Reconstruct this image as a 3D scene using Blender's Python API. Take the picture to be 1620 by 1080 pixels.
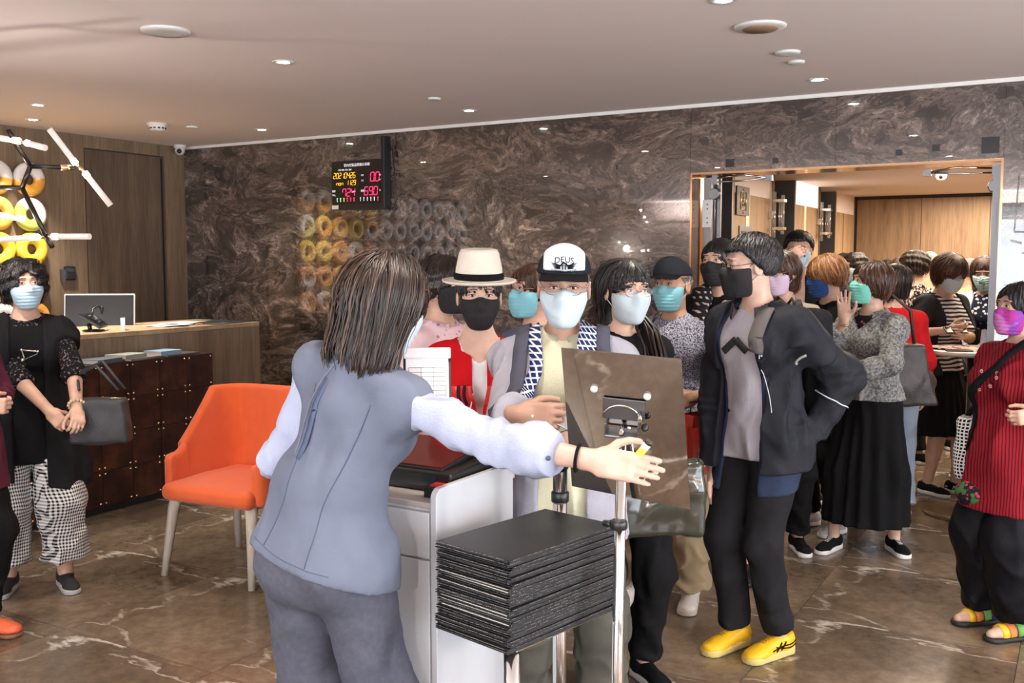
import bpy, bmesh, math, random
import numpy as np
from mathutils import Vector, Matrix
for _o in list(bpy.data.objects): bpy.data.objects.remove(_o)
SC = bpy.context.scene; COL = SC.collection
R = math.radians
# ------------------------------------------------ camera, world, key lights, exposure
FOC, HORIZ, EYE = 1550., 412., 1.6
PITCH = math.atan((540-HORIZ)/FOC)
_fw = np.array([-.506, .862, 0]); _fw /= np.linalg.norm(_fw); _rt = np.array([_fw[1], -_fw[0], 0]); _up = np.array([0, 0, 1.])
_F = _fw*math.cos(PITCH)-_up*math.sin(PITCH); _U = _up*math.cos(PITCH)+_fw*math.sin(PITCH)
cam = bpy.data.objects.new('camera', bpy.data.cameras.new('camera')); COL.objects.link(cam)
cam.data.sensor_width = 36; cam.data.lens = 36*FOC/1620; cam.data.clip_start = .05
cam.location = (0, 0, EYE)
cam.matrix_world = Matrix(((_rt[0], _U[0], -_F[0], 0), (_rt[1], _U[1], -_F[1], 0), (_rt[2], _U[2], -_F[2], EYE), (0, 0, 0, 1)))
SC.camera = cam
SC.view_settings.view_transform = 'Standard'; SC.view_settings.look = 'None'; SC.view_settings.gamma = 1
SC.view_settings.use_curve_mapping = False
SC.view_settings.exposure = EXPO = 0.78
w = bpy.data.worlds.new('world'); SC.world = w; w.use_nodes = True
w.node_tree.nodes['Background'].inputs[0].default_value = (.75, .85, 1, 1)
w.node_tree.nodes['Background'].inputs[1].default_value = 1.0
SC.cycles.use_denoising = True
SC.cycles.max_bounces = 6; SC.cycles.diffuse_bounces = 3; SC.cycles.glossy_bounces = 3; SC.cycles.transmission_bounces = 4
SC.cycles.caustics_reflective = False; SC.cycles.caustics_refractive = False
SC.cycles.sample_clamp_indirect = 6
def area(name, loc, rot, sx, sy, power, col, spread=180):
    l = bpy.data.lights.new(name, 'AREA'); l.shape = 'RECTANGLE'; l.size = sx; l.size_y = sy; l.energy = power; l.color = col
    l.spread = R(spread)
    o = bpy.data.objects.new(name, l); COL.objects.link(o); o.location = loc; o.rotation_euler = rot
    return o
# daylight through the street windows behind the photographer and to the right
area('street_window_daylight', (-2.0, -3.9, 1.2), (R(106), 0, R(0)), 5.4, 2.1, 125, (.86, .93, 1))
area('side_window_daylight', (4.35, 1.2, 1.2), (R(108), 0, R(90)), 7.0, 2.1, 195, (.86, .93, 1))

area('added_uplight_right', (4.2, 1.0, 2.28), (R(180), 0, 0), .25, 9.5, 230, (1, .93, .90)); area('added_uplight_front', (-1.2, -3.7, 2.28), (R(180), 0, 0), 10.5, .25, 150, (1, .93, .90))  # upward lights added out of view to brighten the ceiling
# ------------------------------------------------ pixel -> room helpers (used to survey real positions)
_C = np.array([0, 0, EYE])
def _ray(x, y): return _F+_rt*(x-810)/FOC-_U*(y-540)/FOC
def onz(x, y, z): r = _ray(x, y); return _C+r*(z-EYE)/r[2]
def onx(x, y, X): r = _ray(x, y); return _C+r*X/r[0]
def ony(x, y, Y): r = _ray(x, y); return _C+r*Y/r[1]
def W(x, y, d):                      # point at horizontal distance d ahead of the photographer
    r = _ray(x, y); return _C+r*d/(r@_fw)
# ------------------------------------------------ materials
MATS = {}
def N(nt, t, **k):
    n = nt.nodes.new(t)
    for a, b in k.items():
        if a.startswith('i_'):
            key = a[2:]; key = int(key) if key.isdigit() else key.replace('_', ' ')
            n.inputs[key].default_value = b
        else: setattr(n, a, b)
    return n
def L(nt, a, b): nt.links.new(a, b)
def c4(c): return (c[0], c[1], c[2], 1)
def srgb(r, g, b):
    f = lambda v: (v/255/12.92 if v/255 <= .04045 else ((v/255+.055)/1.055)**2.4)
    return (f(r), f(g), f(b))
def mat(name, col, rough=.6, metal=0, bump=0, bscale=60, var=0, vscale=8, spec=.5, emit=None, estr=0, sheen=0, coat=0, alpha=1, trans=0, stretch=(1, 1, 1)):
    if name in MATS: return MATS[name]
    m = bpy.data.materials.new(name); m.use_nodes = True; nt = m.node_tree; b = nt.nodes['Principled BSDF']
    b.inputs['Base Color'].default_value = c4(col); b.inputs['Roughness'].default_value = rough; b.inputs['Metallic'].default_value = metal
    b.inputs['Specular IOR Level'].default_value = spec
    if sheen: b.inputs['Sheen Weight'].default_value = sheen
    if coat: b.inputs['Coat Weight'].default_value = coat; b.inputs['Coat Roughness'].default_value = .08
    if trans: b.inputs['Transmission Weight'].default_value = trans
    if alpha < 1: b.inputs['Alpha'].default_value = alpha
    if emit: b.inputs['Emission Color'].default_value = c4(emit); b.inputs['Emission Strength'].default_value = estr
    if bump or var:
        tc = N(nt, 'ShaderNodeTexCoord'); mp = N(nt, 'ShaderNodeMapping'); mp.inputs['Scale'].default_value = stretch
        L(nt, tc.outputs['Object'], mp.inputs[0])
    if var:
        no = N(nt, 'ShaderNodeTexNoise', i_Scale=vscale, i_Detail=4.); L(nt, mp.outputs[0], no.inputs['Vector'])
        mx = N(nt, 'ShaderNodeMix', data_type='RGBA'); mx.inputs[6].default_value = c4([c*(1-var) for c in col]); mx.inputs[7].default_value = c4([min(1, c*(1+var)) for c in col])
        L(nt, no.outputs[0], mx.inputs[0]); L(nt, mx.outputs[2], b.inputs['Base Color'])
    if bump:
        no = N(nt, 'ShaderNodeTexNoise', i_Scale=bscale, i_Detail=3.); L(nt, mp.outputs[0], no.inputs['Vector'])
        bp = N(nt, 'ShaderNodeBump', i_Strength=bump, i_Distance=.01); L(nt, no.outputs[0], bp.inputs['Height']); L(nt, bp.outputs[0], b.inputs['Normal'])
    MATS[name] = m; return m
def newmat(name, rough=.6):
    m = bpy.data.materials.new(name); m.use_nodes = True; b = m.node_tree.nodes['Principled BSDF']; b.inputs['Roughness'].default_value = rough
    MATS[name] = m; return m, m.node_tree, b
def ramp(nt, src, stops):
    r = N(nt, 'ShaderNodeValToRGB'); e = r.color_ramp.elements
    while len(e) < len(stops): e.new(.5)
    for i, (p, c) in enumerate(stops): e[i].position = p; e[i].color = c4(c)
    L(nt, src, r.inputs[0]); return r
# ------------------------------------------------ objects
def link(name, me, m=None, parent=None, loc=None):
    o = bpy.data.objects.new(name, me); COL.objects.link(o)
    if m is not None and me is not None and len(me.materials) == 0: me.materials.append(m)
    if parent is not None: o.parent = parent
    if loc is not None: o.location = loc
    return o
def thing(name, label, cat, loc=(0, 0, 0), rz=0, group=None):
    o = bpy.data.objects.new(name, None); COL.objects.link(o); o.location = loc; o.rotation_euler = (0, 0, rz)
    o.empty_display_size = .1
    o['label'] = label; o['category'] = cat
    if group: o['group'] = group
    return o
def tag(o, label, cat, group=None):
    o['label'] = label; o['category'] = cat
    if group: o['group'] = group
    return o
class MB:
    def __init__(s): s.v = []; s.f = []; s.sm = []
    def add(s, v, f, smooth=False):
        n = len(s.v); s.v += [tuple(map(float, p)) for p in v]; s.f += [tuple(i+n for i in q) for q in f]; s.sm += [smooth]*len(f); return s
    def box(s, c, d, rot=None):
        hx, hy, hz = d[0]/2, d[1]/2, d[2]/2
        v = [np.array((x*hx, y*hy, z*hz)) for z in (-1, 1) for y in (-1, 1) for x in (-1, 1)]
        if rot is not None: M = np.array(rot); v = [M@p for p in v]
        v = [p+np.array(c) for p in v]
        return s.add(v, [(0, 2, 3, 1), (4, 5, 7, 6), (0, 1, 5, 4), (2, 6, 7, 3), (0, 4, 6, 2), (1, 3, 7, 5)])
    def bx(s, x0, x1, y0, y1, z0, z1): return s.box(((x0+x1)/2, (y0+y1)/2, (z0+z1)/2), (x1-x0, y1-y0, z1-z0))
    def tube(s, pts, r, n=10, cap=True, flat=1.):
        pts = [np.array(p, float) for p in pts]; rr = r if isinstance(r, (list, tuple)) else [r]*len(pts)
        V = []; F = []; prev = None
        for i, p in enumerate(pts):
            t = pts[min(i+1, len(pts)-1)]-pts[max(i-1, 0)]; t = t/(np.linalg.norm(t)+1e-9)
            if prev is None:
                a = np.array((0, 0, 1.)) if abs(t[2]) < .9 else np.array((1., 0, 0)); u = np.cross(t, a)
            else: u = prev-t*(prev@t)
            u /= np.linalg.norm(u)+1e-9; prev = u; w_ = np.cross(t, u)
            for k in range(n): a = 2*math.pi*k/n; V.append(p+(u*math.cos(a)+w_*math.sin(a)*flat)*rr[i])
        for i in range(len(pts)-1):
            for k in range(n): F.append((i*n+k, i*n+(k+1) % n, (i+1)*n+(k+1) % n, (i+1)*n+k))
        s.add(V, F, True)
        if cap:
            m = len(s.v)-len(V); s.f.append(tuple(m+k for k in range(n))[::-1]); s.f.append(tuple(m+(len(pts)-1)*n+k for k in range(n))); s.sm += [False, False]
        return s
    def lathe(s, prof, c=(0, 0, 0), n=32, M=None, smooth=True):
        V = []; F = []; c = np.array(c, float)
        for (r, z) in prof:
            for k in range(n):
                a = 2*math.pi*k/n; p = np.array((r*math.cos(a), r*math.sin(a), z))
                if M is not None: p = np.array(M)@p
                V.append(p+c)
        for i in range(len(prof)-1):
            for k in range(n): F.append((i*n+k, i*n+(k+1) % n, (i+1)*n+(k+1) % n, (i+1)*n+k))
        s.add(V, F, smooth)
        m = len(s.v)-len(V)
        if prof[0][0] > 1e-4: s.f.append(tuple(m+k for k in range(n))[::-1]); s.sm.append(False)
        if prof[-1][0] > 1e-4: s.f.append(tuple(m+(len(prof)-1)*n+k for k in range(n))); s.sm.append(False)
        return s
    def ball(s, c, r, n=12, M=None):
        if not hasattr(r, '__len__'): r = (r, r, r)
        V = []; F = []; h = n//2
        for i in range(h+1):
            th = math.pi*i/h
            for k in range(n):
                a = 2*math.pi*k/n; p = np.array((r[0]*math.sin(th)*math.cos(a), r[1]*math.sin(th)*math.sin(a), r[2]*math.cos(th)))
                if M is not None: p = np.array(M)@p
                V.append(p+np.array(c))
        for i in range(h):
            for k in range(n): F.append((i*n+k, (i+1)*n+k, (i+1)*n+(k+1) % n, i*n+(k+1) % n))
        return s.add(V, F, True)
    def prism(s, poly, a, b, M=None, c=(0, 0, 0)):       # poly in xy, z a..b
        n = len(poly); V = [(x, y, a) for x, y in poly]+[(x, y, b) for x, y in poly]
        if M is not None: V = [np.array(M)@np.array(p) for p in V]
        V = [np.array(p)+np.array(c) for p in V]
        return s.add(V, [tuple(range(n))[::-1], tuple(range(n, 2*n))]+[(i, (i+1) % n, n+(i+1) % n, n+i) for i in range(n)])
    def mesh(s, name='m'):
        me = bpy.data.meshes.new(name); me.from_pydata(s.v, [], s.f); me.polygons.foreach_set('use_smooth', s.sm); me.update(); return me
    def build(s, name, m, parent=None, bev=0, seg=2, loc=None):
        o = link(name, s.mesh(name), m, parent, loc)
        if bev:
            b = o.modifiers.new('bevel', 'BEVEL'); b.width = bev; b.segments = seg; b.limit_method = 'ANGLE'; b.angle_limit = R(40)
        return o
def rotm(ax, deg):
    return np.array(Matrix.Rotation(R(deg), 3, ax))
def text_mesh(body, size, ext=.001, font=None, align='CENTER'):
    cu = bpy.data.curves.new('t', 'FONT'); cu.body = body; cu.size = size; cu.extrude = ext; cu.align_x = align; cu.align_y = 'CENTER'; cu.resolution_u = 3
    o = bpy.data.objects.new('t', cu); COL.objects.link(o); dg = bpy.context.evaluated_depsgraph_get(); dg.update()
    me = bpy.data.meshes.new_from_object(o.evaluated_get(dg)); bpy.data.objects.remove(o)
    return me
def put_text(name, body, size, m, parent, loc, rot, ext=.001, sx=1):
    me = text_mesh(body, size, ext); me.materials.clear(); me.materials.append(m)
    o = link(name, me, None, parent); o.location = loc; o.rotation_euler = rot; o.scale = (sx, 1, 1); return o
# ------------------------------------------------ signed-distance modelling kit
f4 = np.float32
def A(*p): return np.array(p, f4)
def rc(P, a, b, r1, r2):
    a = np.asarray(a, f4); b = np.asarray(b, f4); ba = b-a; q = P-a; t = np.clip(q@ba/(ba@ba+1e-9), 0, 1)
    return np.linalg.norm(q-t[:, None]*ba, axis=1)-(r1+(r2-r1)*t)
def erc(P, a, b, r1, r2, fr, flat):
    a = np.asarray(a, f4); b = np.asarray(b, f4); fr = np.asarray(fr, f4); ba = b-a; q = P-a; t = np.clip(q@ba/(ba@ba+1e-9), 0, 1)
    v = q-t[:, None]*ba; s = (v@fr); v = v+fr*(s/flat-s)[:, None]
    return (np.linalg.norm(v, axis=1)-(r1+(r2-r1)*t))*(.5+.5*flat)
def ell(P, c, r, M=None):
    q = P-np.asarray(c, f4)
    if M is not None: q = q@np.asarray(M, f4)
    r = np.asarray(r, f4); k0 = np.linalg.norm(q/r, axis=1); k1 = np.linalg.norm(q/(r*r), axis=1)+1e-6
    return k0*(k0-1)/k1
def rbox(P, c, h, r, M=None):
    q = P-np.asarray(c, f4)
    if M is not None: q = q@np.asarray(M, f4)
    d = np.abs(q)-(np.asarray(h, f4)-r)
    return np.linalg.norm(np.maximum(d, 0), axis=1)+np.minimum(d.max(1), 0)-r
def smin(a, b, k):
    h = np.maximum(k-np.abs(a-b), 0)/k; return np.minimum(a, b)-h*h*k*.25
def smax(a, b, k): return -smin(-a, -b, k)
def wob(P, s, seed=0, n=5, stretch=(1, 1, 1)):
    rg = np.random.RandomState(seed); Q = P*np.asarray(stretch, f4); o = 0
    W1 = Q+.25/s*np.sin(Q@rg.normal(size=(3, 3)).astype(f4)*s*.8+rg.rand(3)*6)
    for i in range(n):
        k = rg.normal(size=3); k *= s*(.7+.35*i)/np.linalg.norm(k); o = o+np.sin(W1@k.astype(f4)+rg.rand()*6.3)/(1+.5*i)
    return (o/2.).astype(f4)
def snet(f, lo, hi, h):
    lo = np.array(lo, float)-h*1.01; hi = np.array(hi, float)+h
    B = 4; n = (np.ceil((hi-lo)/h/B).astype(int))*B+1; nc = (n-1)//B+1
    ax = [lo[i]+h*B*np.arange(nc[i]) for i in range(3)]
    G = np.stack(np.meshgrid(*ax, indexing='ij'), -1).reshape(-1, 3).astype(f4)
    c = f(G).reshape(nc)
    blk = np.minimum.reduce([np.abs(c[i:nc[0]-1+i, j:nc[1]-1+j, k:nc[2]-1+k]) for i in (0, 1) for j in (0, 1) for k in (0, 1)])
    mn = np.minimum.reduce([c[i:nc[0]-1+i, j:nc[1]-1+j, k:nc[2]-1+k] for i in (0, 1) for j in (0, 1) for k in (0, 1)])
    act = blk < h*B*1.35
    V = np.empty(n, f4); V[:-1, :-1, :-1] = np.repeat(np.repeat(np.repeat(np.where(mn < 0, -1, 1), B, 0), B, 1), B, 2)
    V[-1] = 1; V[:, -1] = 1; V[:, :, -1] = 1
    ai = np.argwhere(act)
    if len(ai) == 0: return np.zeros((0, 3)), np.zeros((0, 4), int)
    off = np.stack(np.meshgrid(*[np.arange(B+1)]*3, indexing='ij'), -1).reshape(-1, 3)
    idx = (ai[:, None]*B+off[None]).reshape(-1, 3)
    fl = np.unique(np.ravel_multi_index(idx.T, n)); ii = np.stack(np.unravel_index(fl, n), 1)
    V.reshape(-1)[fl] = f((lo+ii*h).astype(f4))
    S = V < 0
    m = n-1
    cnt = np.zeros(m, np.int8)
    for i in (0, 1):
        for j in (0, 1):
            for k in (0, 1): cnt += S[i:m[0]+i, j:m[1]+j, k:m[2]+k]
    cells = np.argwhere((cnt > 0) & (cnt < 8)); cid = -np.ones(m, np.int64); cid[tuple(cells.T)] = np.arange(len(cells))
    acc = np.zeros((len(cells), 3)); w_ = np.zeros(len(cells))
    cor = [(0, 0, 0), (1, 0, 0), (0, 1, 0), (1, 1, 0), (0, 0, 1), (1, 0, 1), (0, 1, 1), (1, 1, 1)]
    cv = [V[cells[:, 0]+a, cells[:, 1]+b, cells[:, 2]+d] for a, b, d in cor]
    for a, b in ((0, 1), (2, 3), (4, 5), (6, 7), (0, 2), (1, 3), (4, 6), (5, 7), (0, 4), (1, 5), (2, 6), (3, 7)):
        va, vb = cv[a], cv[b]; k = (va < 0) != (vb < 0); t = np.where(k, va/(va-vb+1e-12), 0)
        pa = np.array(cor[a]); pb = np.array(cor[b]); acc += np.where(k[:, None], pa+t[:, None]*(pb-pa), 0); w_ += k
    verts = lo+(cells+acc/w_[:, None])*h
    Q = []
    for d in range(3):
        e1, e2 = [(1, 2), (2, 0), (0, 1)][d]
        sl = [slice(None)]*3; sl2 = [slice(None)]*3; sl[d] = slice(0, -1); sl2[d] = slice(1, None)
        a, b = S[tuple(sl)], S[tuple(sl2)]; ed = np.argwhere(a != b)
        if len(ed) == 0: continue
        inside = a[tuple(ed.T)]
        ok = (ed[:, e1] > 0) & (ed[:, e2] > 0) & (ed[:, e1] < m[e1]) & (ed[:, e2] < m[e2]) & (ed[:, d] < m[d]); ed = ed[ok]; inside = inside[ok]
        def cc(x, y): q = ed.copy(); q[:, e1] -= x; q[:, e2] -= y; return cid[tuple(q.T)]
        q = np.stack([cc(0, 0), cc(1, 0), cc(1, 1), cc(0, 1)], 1); q[~inside] = q[~inside][:, ::-1]; Q.append(q)
    Q = np.concatenate(Q); Q = Q[(Q >= 0).all(1)]
    return verts, Q
def np_mesh(name, parts):
    V = []; F = []; n = 0
    for v, q in parts: V.append(v); F.append(q+n); n += len(v)
    V = np.concatenate(V); F = np.concatenate(F)
    me = bpy.data.meshes.new(name); me.vertices.add(len(V)); me.vertices.foreach_set('co', V.astype(f4).ravel())
    k = F.shape[1]
    me.loops.add(len(F)*k); me.loops.foreach_set('vertex_index', F.ravel().astype(np.int32))
    me.polygons.add(len(F)); me.polygons.foreach_set('loop_start', np.arange(len(F), dtype=np.int32)*k)
    me.polygons.foreach_set('use_smooth', np.ones(len(F), bool)); me.update(calc_edges=True); me.validate(); return me
def sdf_obj(name, f, boxes, m, parent=None):
    parts = [snet(f, lo, hi, h) for lo, hi, h in boxes]; parts = [p for p in parts if len(p[0])]
    if not parts: return None
    return link(name, np_mesh(name, parts), m, parent)
def grad(f, P, e=.002):
    g = np.stack([f(P+A(e, 0, 0))-f(P-A(e, 0, 0)), f(P+A(0, e, 0))-f(P-A(0, e, 0)), f(P+A(0, 0, e))-f(P-A(0, 0, e))], 1)/(2*e)
    return g
def proj(f, P, off=0, it=6):
    P = np.array(P, f4)
    for _ in range(it):
        g = grad(f, P); P = P-((f(P)-off)/np.maximum((g*g).sum(1), .2))[:, None]*g*.9
    return P.astype(f4)
def seam(name, f, pts, r, m, parent, off=0, n=24, flat=1., nn=6):
    pts = np.array(pts, float); s = np.r_[0, np.cumsum(np.linalg.norm(np.diff(pts, axis=0), axis=1))]; t = np.linspace(0, s[-1], n)
    P = np.stack([np.interp(t, s, pts[:, i]) for i in range(3)], 1); P = proj(f, P, off)
    return MB().tube(list(P), r, nn, flat=flat).build(name, m, parent)
def seamr(name, f, pts, r, m, parent, dr, n=26, nn=5):
    pts = np.array(pts, float); s = np.r_[0, np.cumsum(np.linalg.norm(np.diff(pts, axis=0), axis=1))]; t = np.linspace(0, s[-1], n)
    P = np.stack([np.interp(t, s, pts[:, i]) for i in range(3)], 1).astype(f4); dr = np.asarray(dr, f4)/np.linalg.norm(dr)
    for _ in range(40): P = P+dr*(f(P)*.8)[:, None]
    return MB().tube(list(P), r, nn).build(name, m, parent)
def ribbon(name, f, pts, w_, m, parent, off=.004, n=24, across=(1, 0, 0), th=.004):
    """a flat band of cloth lying on surface f along pts"""
    pts = np.array(pts, float); s = np.r_[0, np.cumsum(np.linalg.norm(np.diff(pts, axis=0), axis=1))]; t = np.linspace(0, s[-1], n)
    P = proj(f, np.stack([np.interp(t, s, pts[:, i]) for i in range(3)], 1), off); T = np.gradient(P, axis=0); T /= np.linalg.norm(T, axis=1)[:, None]
    G = grad(f, P); G /= np.linalg.norm(G, axis=1)[:, None]; S_ = np.cross(T, G); S_ /= np.linalg.norm(S_, axis=1)[:, None]
    rows = []
    for q, o in ((-.5, off), (0, off), (.5, off)): rows.append(proj(f, P+S_*w_*q, o, 3))
    V = []; F = []
    for r_ in rows: V += list(r_+G*th)
    for r_ in rows: V += list(r_-G*.003)
    k = len(rows)
    for i in range(n-1):
        for j in range(k-1):
            F.append((j*n+i, j*n+i+1, (j+1)*n+i+1, (j+1)*n+i)); F.append(((k+j)*n+i, (k+j+1)*n+i, (k+j+1)*n+i+1, (k+j)*n+i+1))
        F.append((i, k*n+i, k*n+i+1, i+1)); F.append(((k-1)*n+i, (k-1)*n+i+1, (2*k-1)*n+i+1, (2*k-1)*n+i))
    F.append((0, n, n+k*n, k*n)); F.append((n, 2*n, 2*n+k*n, n+k*n)); F.append((n-1, n-1+k*n, 2*n-1+k*n, 2*n-1)); F.append((2*n-1, 2*n-1+k*n, 3*n-1+k*n, 3*n-1))
    return MB().add(V, F, True).build(name, m, parent)
# ================================================ SETTING
YW, XL, ZC = 6.12, -6.97, 2.6
def wood(name, c1, c2, sc=1., rough=.55):
    if name in MATS: return MATS[name]
    m, nt, b = newmat(name, rough); b.inputs['Specular IOR Level'].default_value = .35
    tc = N(nt, 'ShaderNodeTexCoord'); mp = N(nt, 'ShaderNodeMapping'); mp.inputs['Scale'].default_value = (9*sc, 9*sc, .5*sc); L(nt, tc.outputs['Object'], mp.inputs[0])
    oi = N(nt, 'ShaderNodeObjectInfo'); ad = N(nt, 'ShaderNodeVectorMath', operation='ADD'); L(nt, mp.outputs[0], ad.inputs[0])
    sc_ = N(nt, 'ShaderNodeMath', operation='MULTIPLY', i_1=40.); L(nt, oi.outputs['Random'], sc_.inputs[0]); L(nt, sc_.outputs[0], ad.inputs[1])
    a = N(nt, 'ShaderNodeTexNoise', i_Scale=1.3, i_Detail=8., i_Roughness=.65, i_Distortion=.6); L(nt, ad.outputs[0], a.inputs[0])
    g = N(nt, 'ShaderNodeTexNoise', i_Scale=9., i_Detail=4.); L(nt, ad.outputs[0], g.inputs[0])
    mx = N(nt, 'ShaderNodeMix', data_type='FLOAT'); mx.inputs[0].default_value = .4; L(nt, a.outputs[0], mx.inputs[2]); L(nt, g.outputs[0], mx.inputs[3])
    r = ramp(nt, mx.outputs[0], [(.36, c1), (.64, c2)]); L(nt, r.outputs[0], b.inputs['Base Color'])
    bp = N(nt, 'ShaderNodeBump', i_Strength=.15, i_Distance=.004); L(nt, g.outputs[0], bp.inputs['Height']); L(nt, bp.outputs[0], b.inputs['Normal'])
    return m
def marble_wall():
    m, nt, b = newmat('swirled_marble', .16); b.inputs['Specular IOR Level'].default_value = .5; b.inputs['Coat Weight'].default_value = 1.0; b.inputs['Coat Roughness'].default_value = .012; b.inputs['Coat IOR'].default_value = 1.95
    tc = N(nt, 'ShaderNodeTexCoord'); P = tc.outputs['Object']
    mp = N(nt, 'ShaderNodeMapping'); mp.inputs['Scale'].default_value = (.85, .85, 1.5); mp.inputs['Rotation'].default_value = (0, R(12), 0); L(nt, P, mp.inputs[0])
    n1 = N(nt, 'ShaderNodeTexNoise', i_Scale=1.7, i_Detail=5., i_Distortion=.6); L(nt, mp.outputs[0], n1.inputs[0])
    s1 = N(nt, 'ShaderNodeVectorMath', operation='SCALE', i_Scale=1.5); L(nt, n1.outputs[1], s1.inputs[0])
    a1 = N(nt, 'ShaderNodeVectorMath', operation='ADD'); L(nt, mp.outputs[0], a1.inputs[0]); L(nt, s1.outputs[0], a1.inputs[1])
    n2 = N(nt, 'ShaderNodeTexNoise', i_Scale=4.2, i_Detail=12., i_Roughness=.66, i_Distortion=.7); L(nt, a1.outputs[0], n2.inputs[0])
    n3 = N(nt, 'ShaderNodeTexNoise', i_Scale=28., i_Detail=6., i_Roughness=.75, i_Distortion=1.0); L(nt, a1.outputs[0], n3.inputs[0])
    mx = N(nt, 'ShaderNodeMix', data_type='FLOAT'); mx.inputs[0].default_value = .40; L(nt, n2.outputs[0], mx.inputs[2]); L(nt, n3.outputs[0], mx.inputs[3])
    r = ramp(nt, mx.outputs[0], [(.37, srgb(16, 13, 13)), (.43, srgb(44, 37, 34)), (.49, srgb(76, 66, 60)), (.555, srgb(108, 96, 89)), (.65, srgb(182, 168, 158))])
    # slow drift between brown and grey clouds across the slab
    n4 = N(nt, 'ShaderNodeTexNoise', i_Scale=.55, i_Detail=2.); L(nt, P, n4.inputs[0]); r4 = ramp(nt, n4.outputs[0], [(.35, (1.0, .88, .80)), (.65, (.86, .92, 1.0))])
    mm = N(nt, 'ShaderNodeMix', data_type='RGBA', blend_type='MULTIPLY'); mm.inputs[0].default_value = 1; L(nt, r.outputs[0], mm.inputs[6]); L(nt, r4.outputs[0], mm.inputs[7])
    L(nt, mm.outputs[2], b.inputs['Base Color']); return m
def marble_floor():
    m, nt, b = newmat('brown_marble_floor', .2); b.inputs['Specular IOR Level'].default_value = .55
    tc = N(nt, 'ShaderNodeTexCoord'); P = tc.outputs['Object']
    n0 = N(nt, 'ShaderNodeTexNoise', i_Scale=1.1, i_Detail=5., i_Roughness=.6); L(nt, P, n0.inputs[0])
    n1 = N(nt, 'ShaderNodeTexNoise', i_Scale=14., i_Detail=6., i_Roughness=.7); L(nt, P, n1.inputs[0])
    mx = N(nt, 'ShaderNodeMix', data_type='FLOAT'); mx.inputs[0].default_value = .4; L(nt, n0.outputs[0], mx.inputs[2]); L(nt, n1.outputs[0], mx.inputs[3])
    r = ramp(nt, mx.outputs[0], [(.32, srgb(70, 58, 47)), (.5, srgb(106, 91, 75)), (.68, srgb(142, 124, 104))])
    def vein(scale, warp, wd, rot, sx, lo, hi, seed):
        mp = N(nt, 'ShaderNodeMapping'); mp.inputs['Rotation'].default_value = (0, 0, R(rot)); mp.inputs['Scale'].default_value = (sx, 1, 1); mp.inputs['Location'].default_value = (seed, seed*.7, 0); L(nt, P, mp.inputs[0])
        w_ = N(nt, 'ShaderNodeTexNoise', i_Scale=2.2, i_Detail=6., i_Roughness=.6); L(nt, mp.outputs[0], w_.inputs[0]); s = N(nt, 'ShaderNodeVectorMath', operation='SCALE', i_Scale=warp); L(nt, w_.outputs[1], s.inputs[0])
        a = N(nt, 'ShaderNodeVectorMath', operation='ADD'); L(nt, mp.outputs[0], a.inputs[0]); L(nt, s.outputs[0], a.inputs[1])
        v = N(nt, 'ShaderNodeTexVoronoi', feature='DISTANCE_TO_EDGE', i_Scale=scale); L(nt, a.outputs[0], v.inputs[0])
        rr = ramp(nt, v.outputs['Distance'], [(0, (1, 1, 1)), (wd*.5, (.8, .8, .8)), (wd, (0, 0, 0))])
        k = N(nt, 'ShaderNodeTexNoise', i_Scale=2.6, i_Detail=5., i_Roughness=.75); L(nt, mp.outputs[0], k.inputs[0]); rk = ramp(nt, k.outputs[0], [(lo, (0, 0, 0)), (hi, (1, 1, 1))])
        q = N(nt, 'ShaderNodeMath', operation='MULTIPLY'); L(nt, rr.outputs[0], q.inputs[0]); L(nt, rk.outputs[0], q.inputs[1]); return q.outputs[0]
    v1 = vein(.8, .35, .006, 35, .6, .44, .60, 3.1); v2 = vein(2.2, .5, .014, -20, .35, .55, .68, 7.7)
    ad = N(nt, 'ShaderNodeMath', operation='ADD', use_clamp=True); L(nt, v1, ad.inputs[0]); L(nt, v2, ad.inputs[1])
    ms = N(nt, 'ShaderNodeMath', operation='MULTIPLY', i_1=.85); L(nt, ad.outputs[0], ms.inputs[0])
    mm = N(nt, 'ShaderNodeMix', data_type='RGBA'); mm.inputs[7].default_value = c4(srgb(212, 204, 192)); L(nt, ms.outputs[0], mm.inputs[0]); L(nt, r.outputs[0], mm.inputs[6]); L(nt, mm.outputs[2], b.inputs['Base Color'])
    rr = N(nt, 'ShaderNodeMapRange', i_To_Min=.16, i_To_Max=.30); L(nt, n1.outputs[0], rr.inputs[0]); L(nt, rr.outputs[0], b.inputs['Roughness'])
    return m
M_mw, M_fl = marble_wall(), marble_floor()
M_wood = wood('brown_oak_veneer', srgb(98, 82, 66), srgb(140, 120, 98)); M_door = wood('dark_oak_door', srgb(80, 66, 54), srgb(114, 97, 80))
M_woodL = wood('light_oak_veneer', srgb(150, 122, 92), srgb(186, 158, 124)); M_ceil = mat('ceiling_paint', srgb(238, 226, 222), .85); M_white = mat('white_paint', srgb(228, 226, 222), .45)
M_blk = mat('black_plastic', (.012, .012, .013), .35); M_chr = mat('chrome', (.75, .74, .72), .12, 1); M_stl = mat('brushed_steel', (.20, .20, .21), .4, .9); M_brz = mat('polished_bronze', (.42, .26, .15), .14, 1)
M_brass = mat('brass', (.85, .62, .32), .25, 1); M_dkm = mat('dark_bronze_metal', (.045, .038, .033), .35, .8); M_wpl = mat('white_plastic', (.72, .71, .69), .4); M_pipe = M_chr
M_lamp = mat('lamp_glow', (1, 1, 1), .5, emit=(1, .93, .82), estr=9); M_slit = mat('cove_light_glow', (1, 1, 1), .5, emit=(1, .93, .82), estr=4)
def struct(name, mb, m, bev=0):
    o = mb.build(name, m, None, bev); o['kind'] = 'structure'; return o
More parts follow.
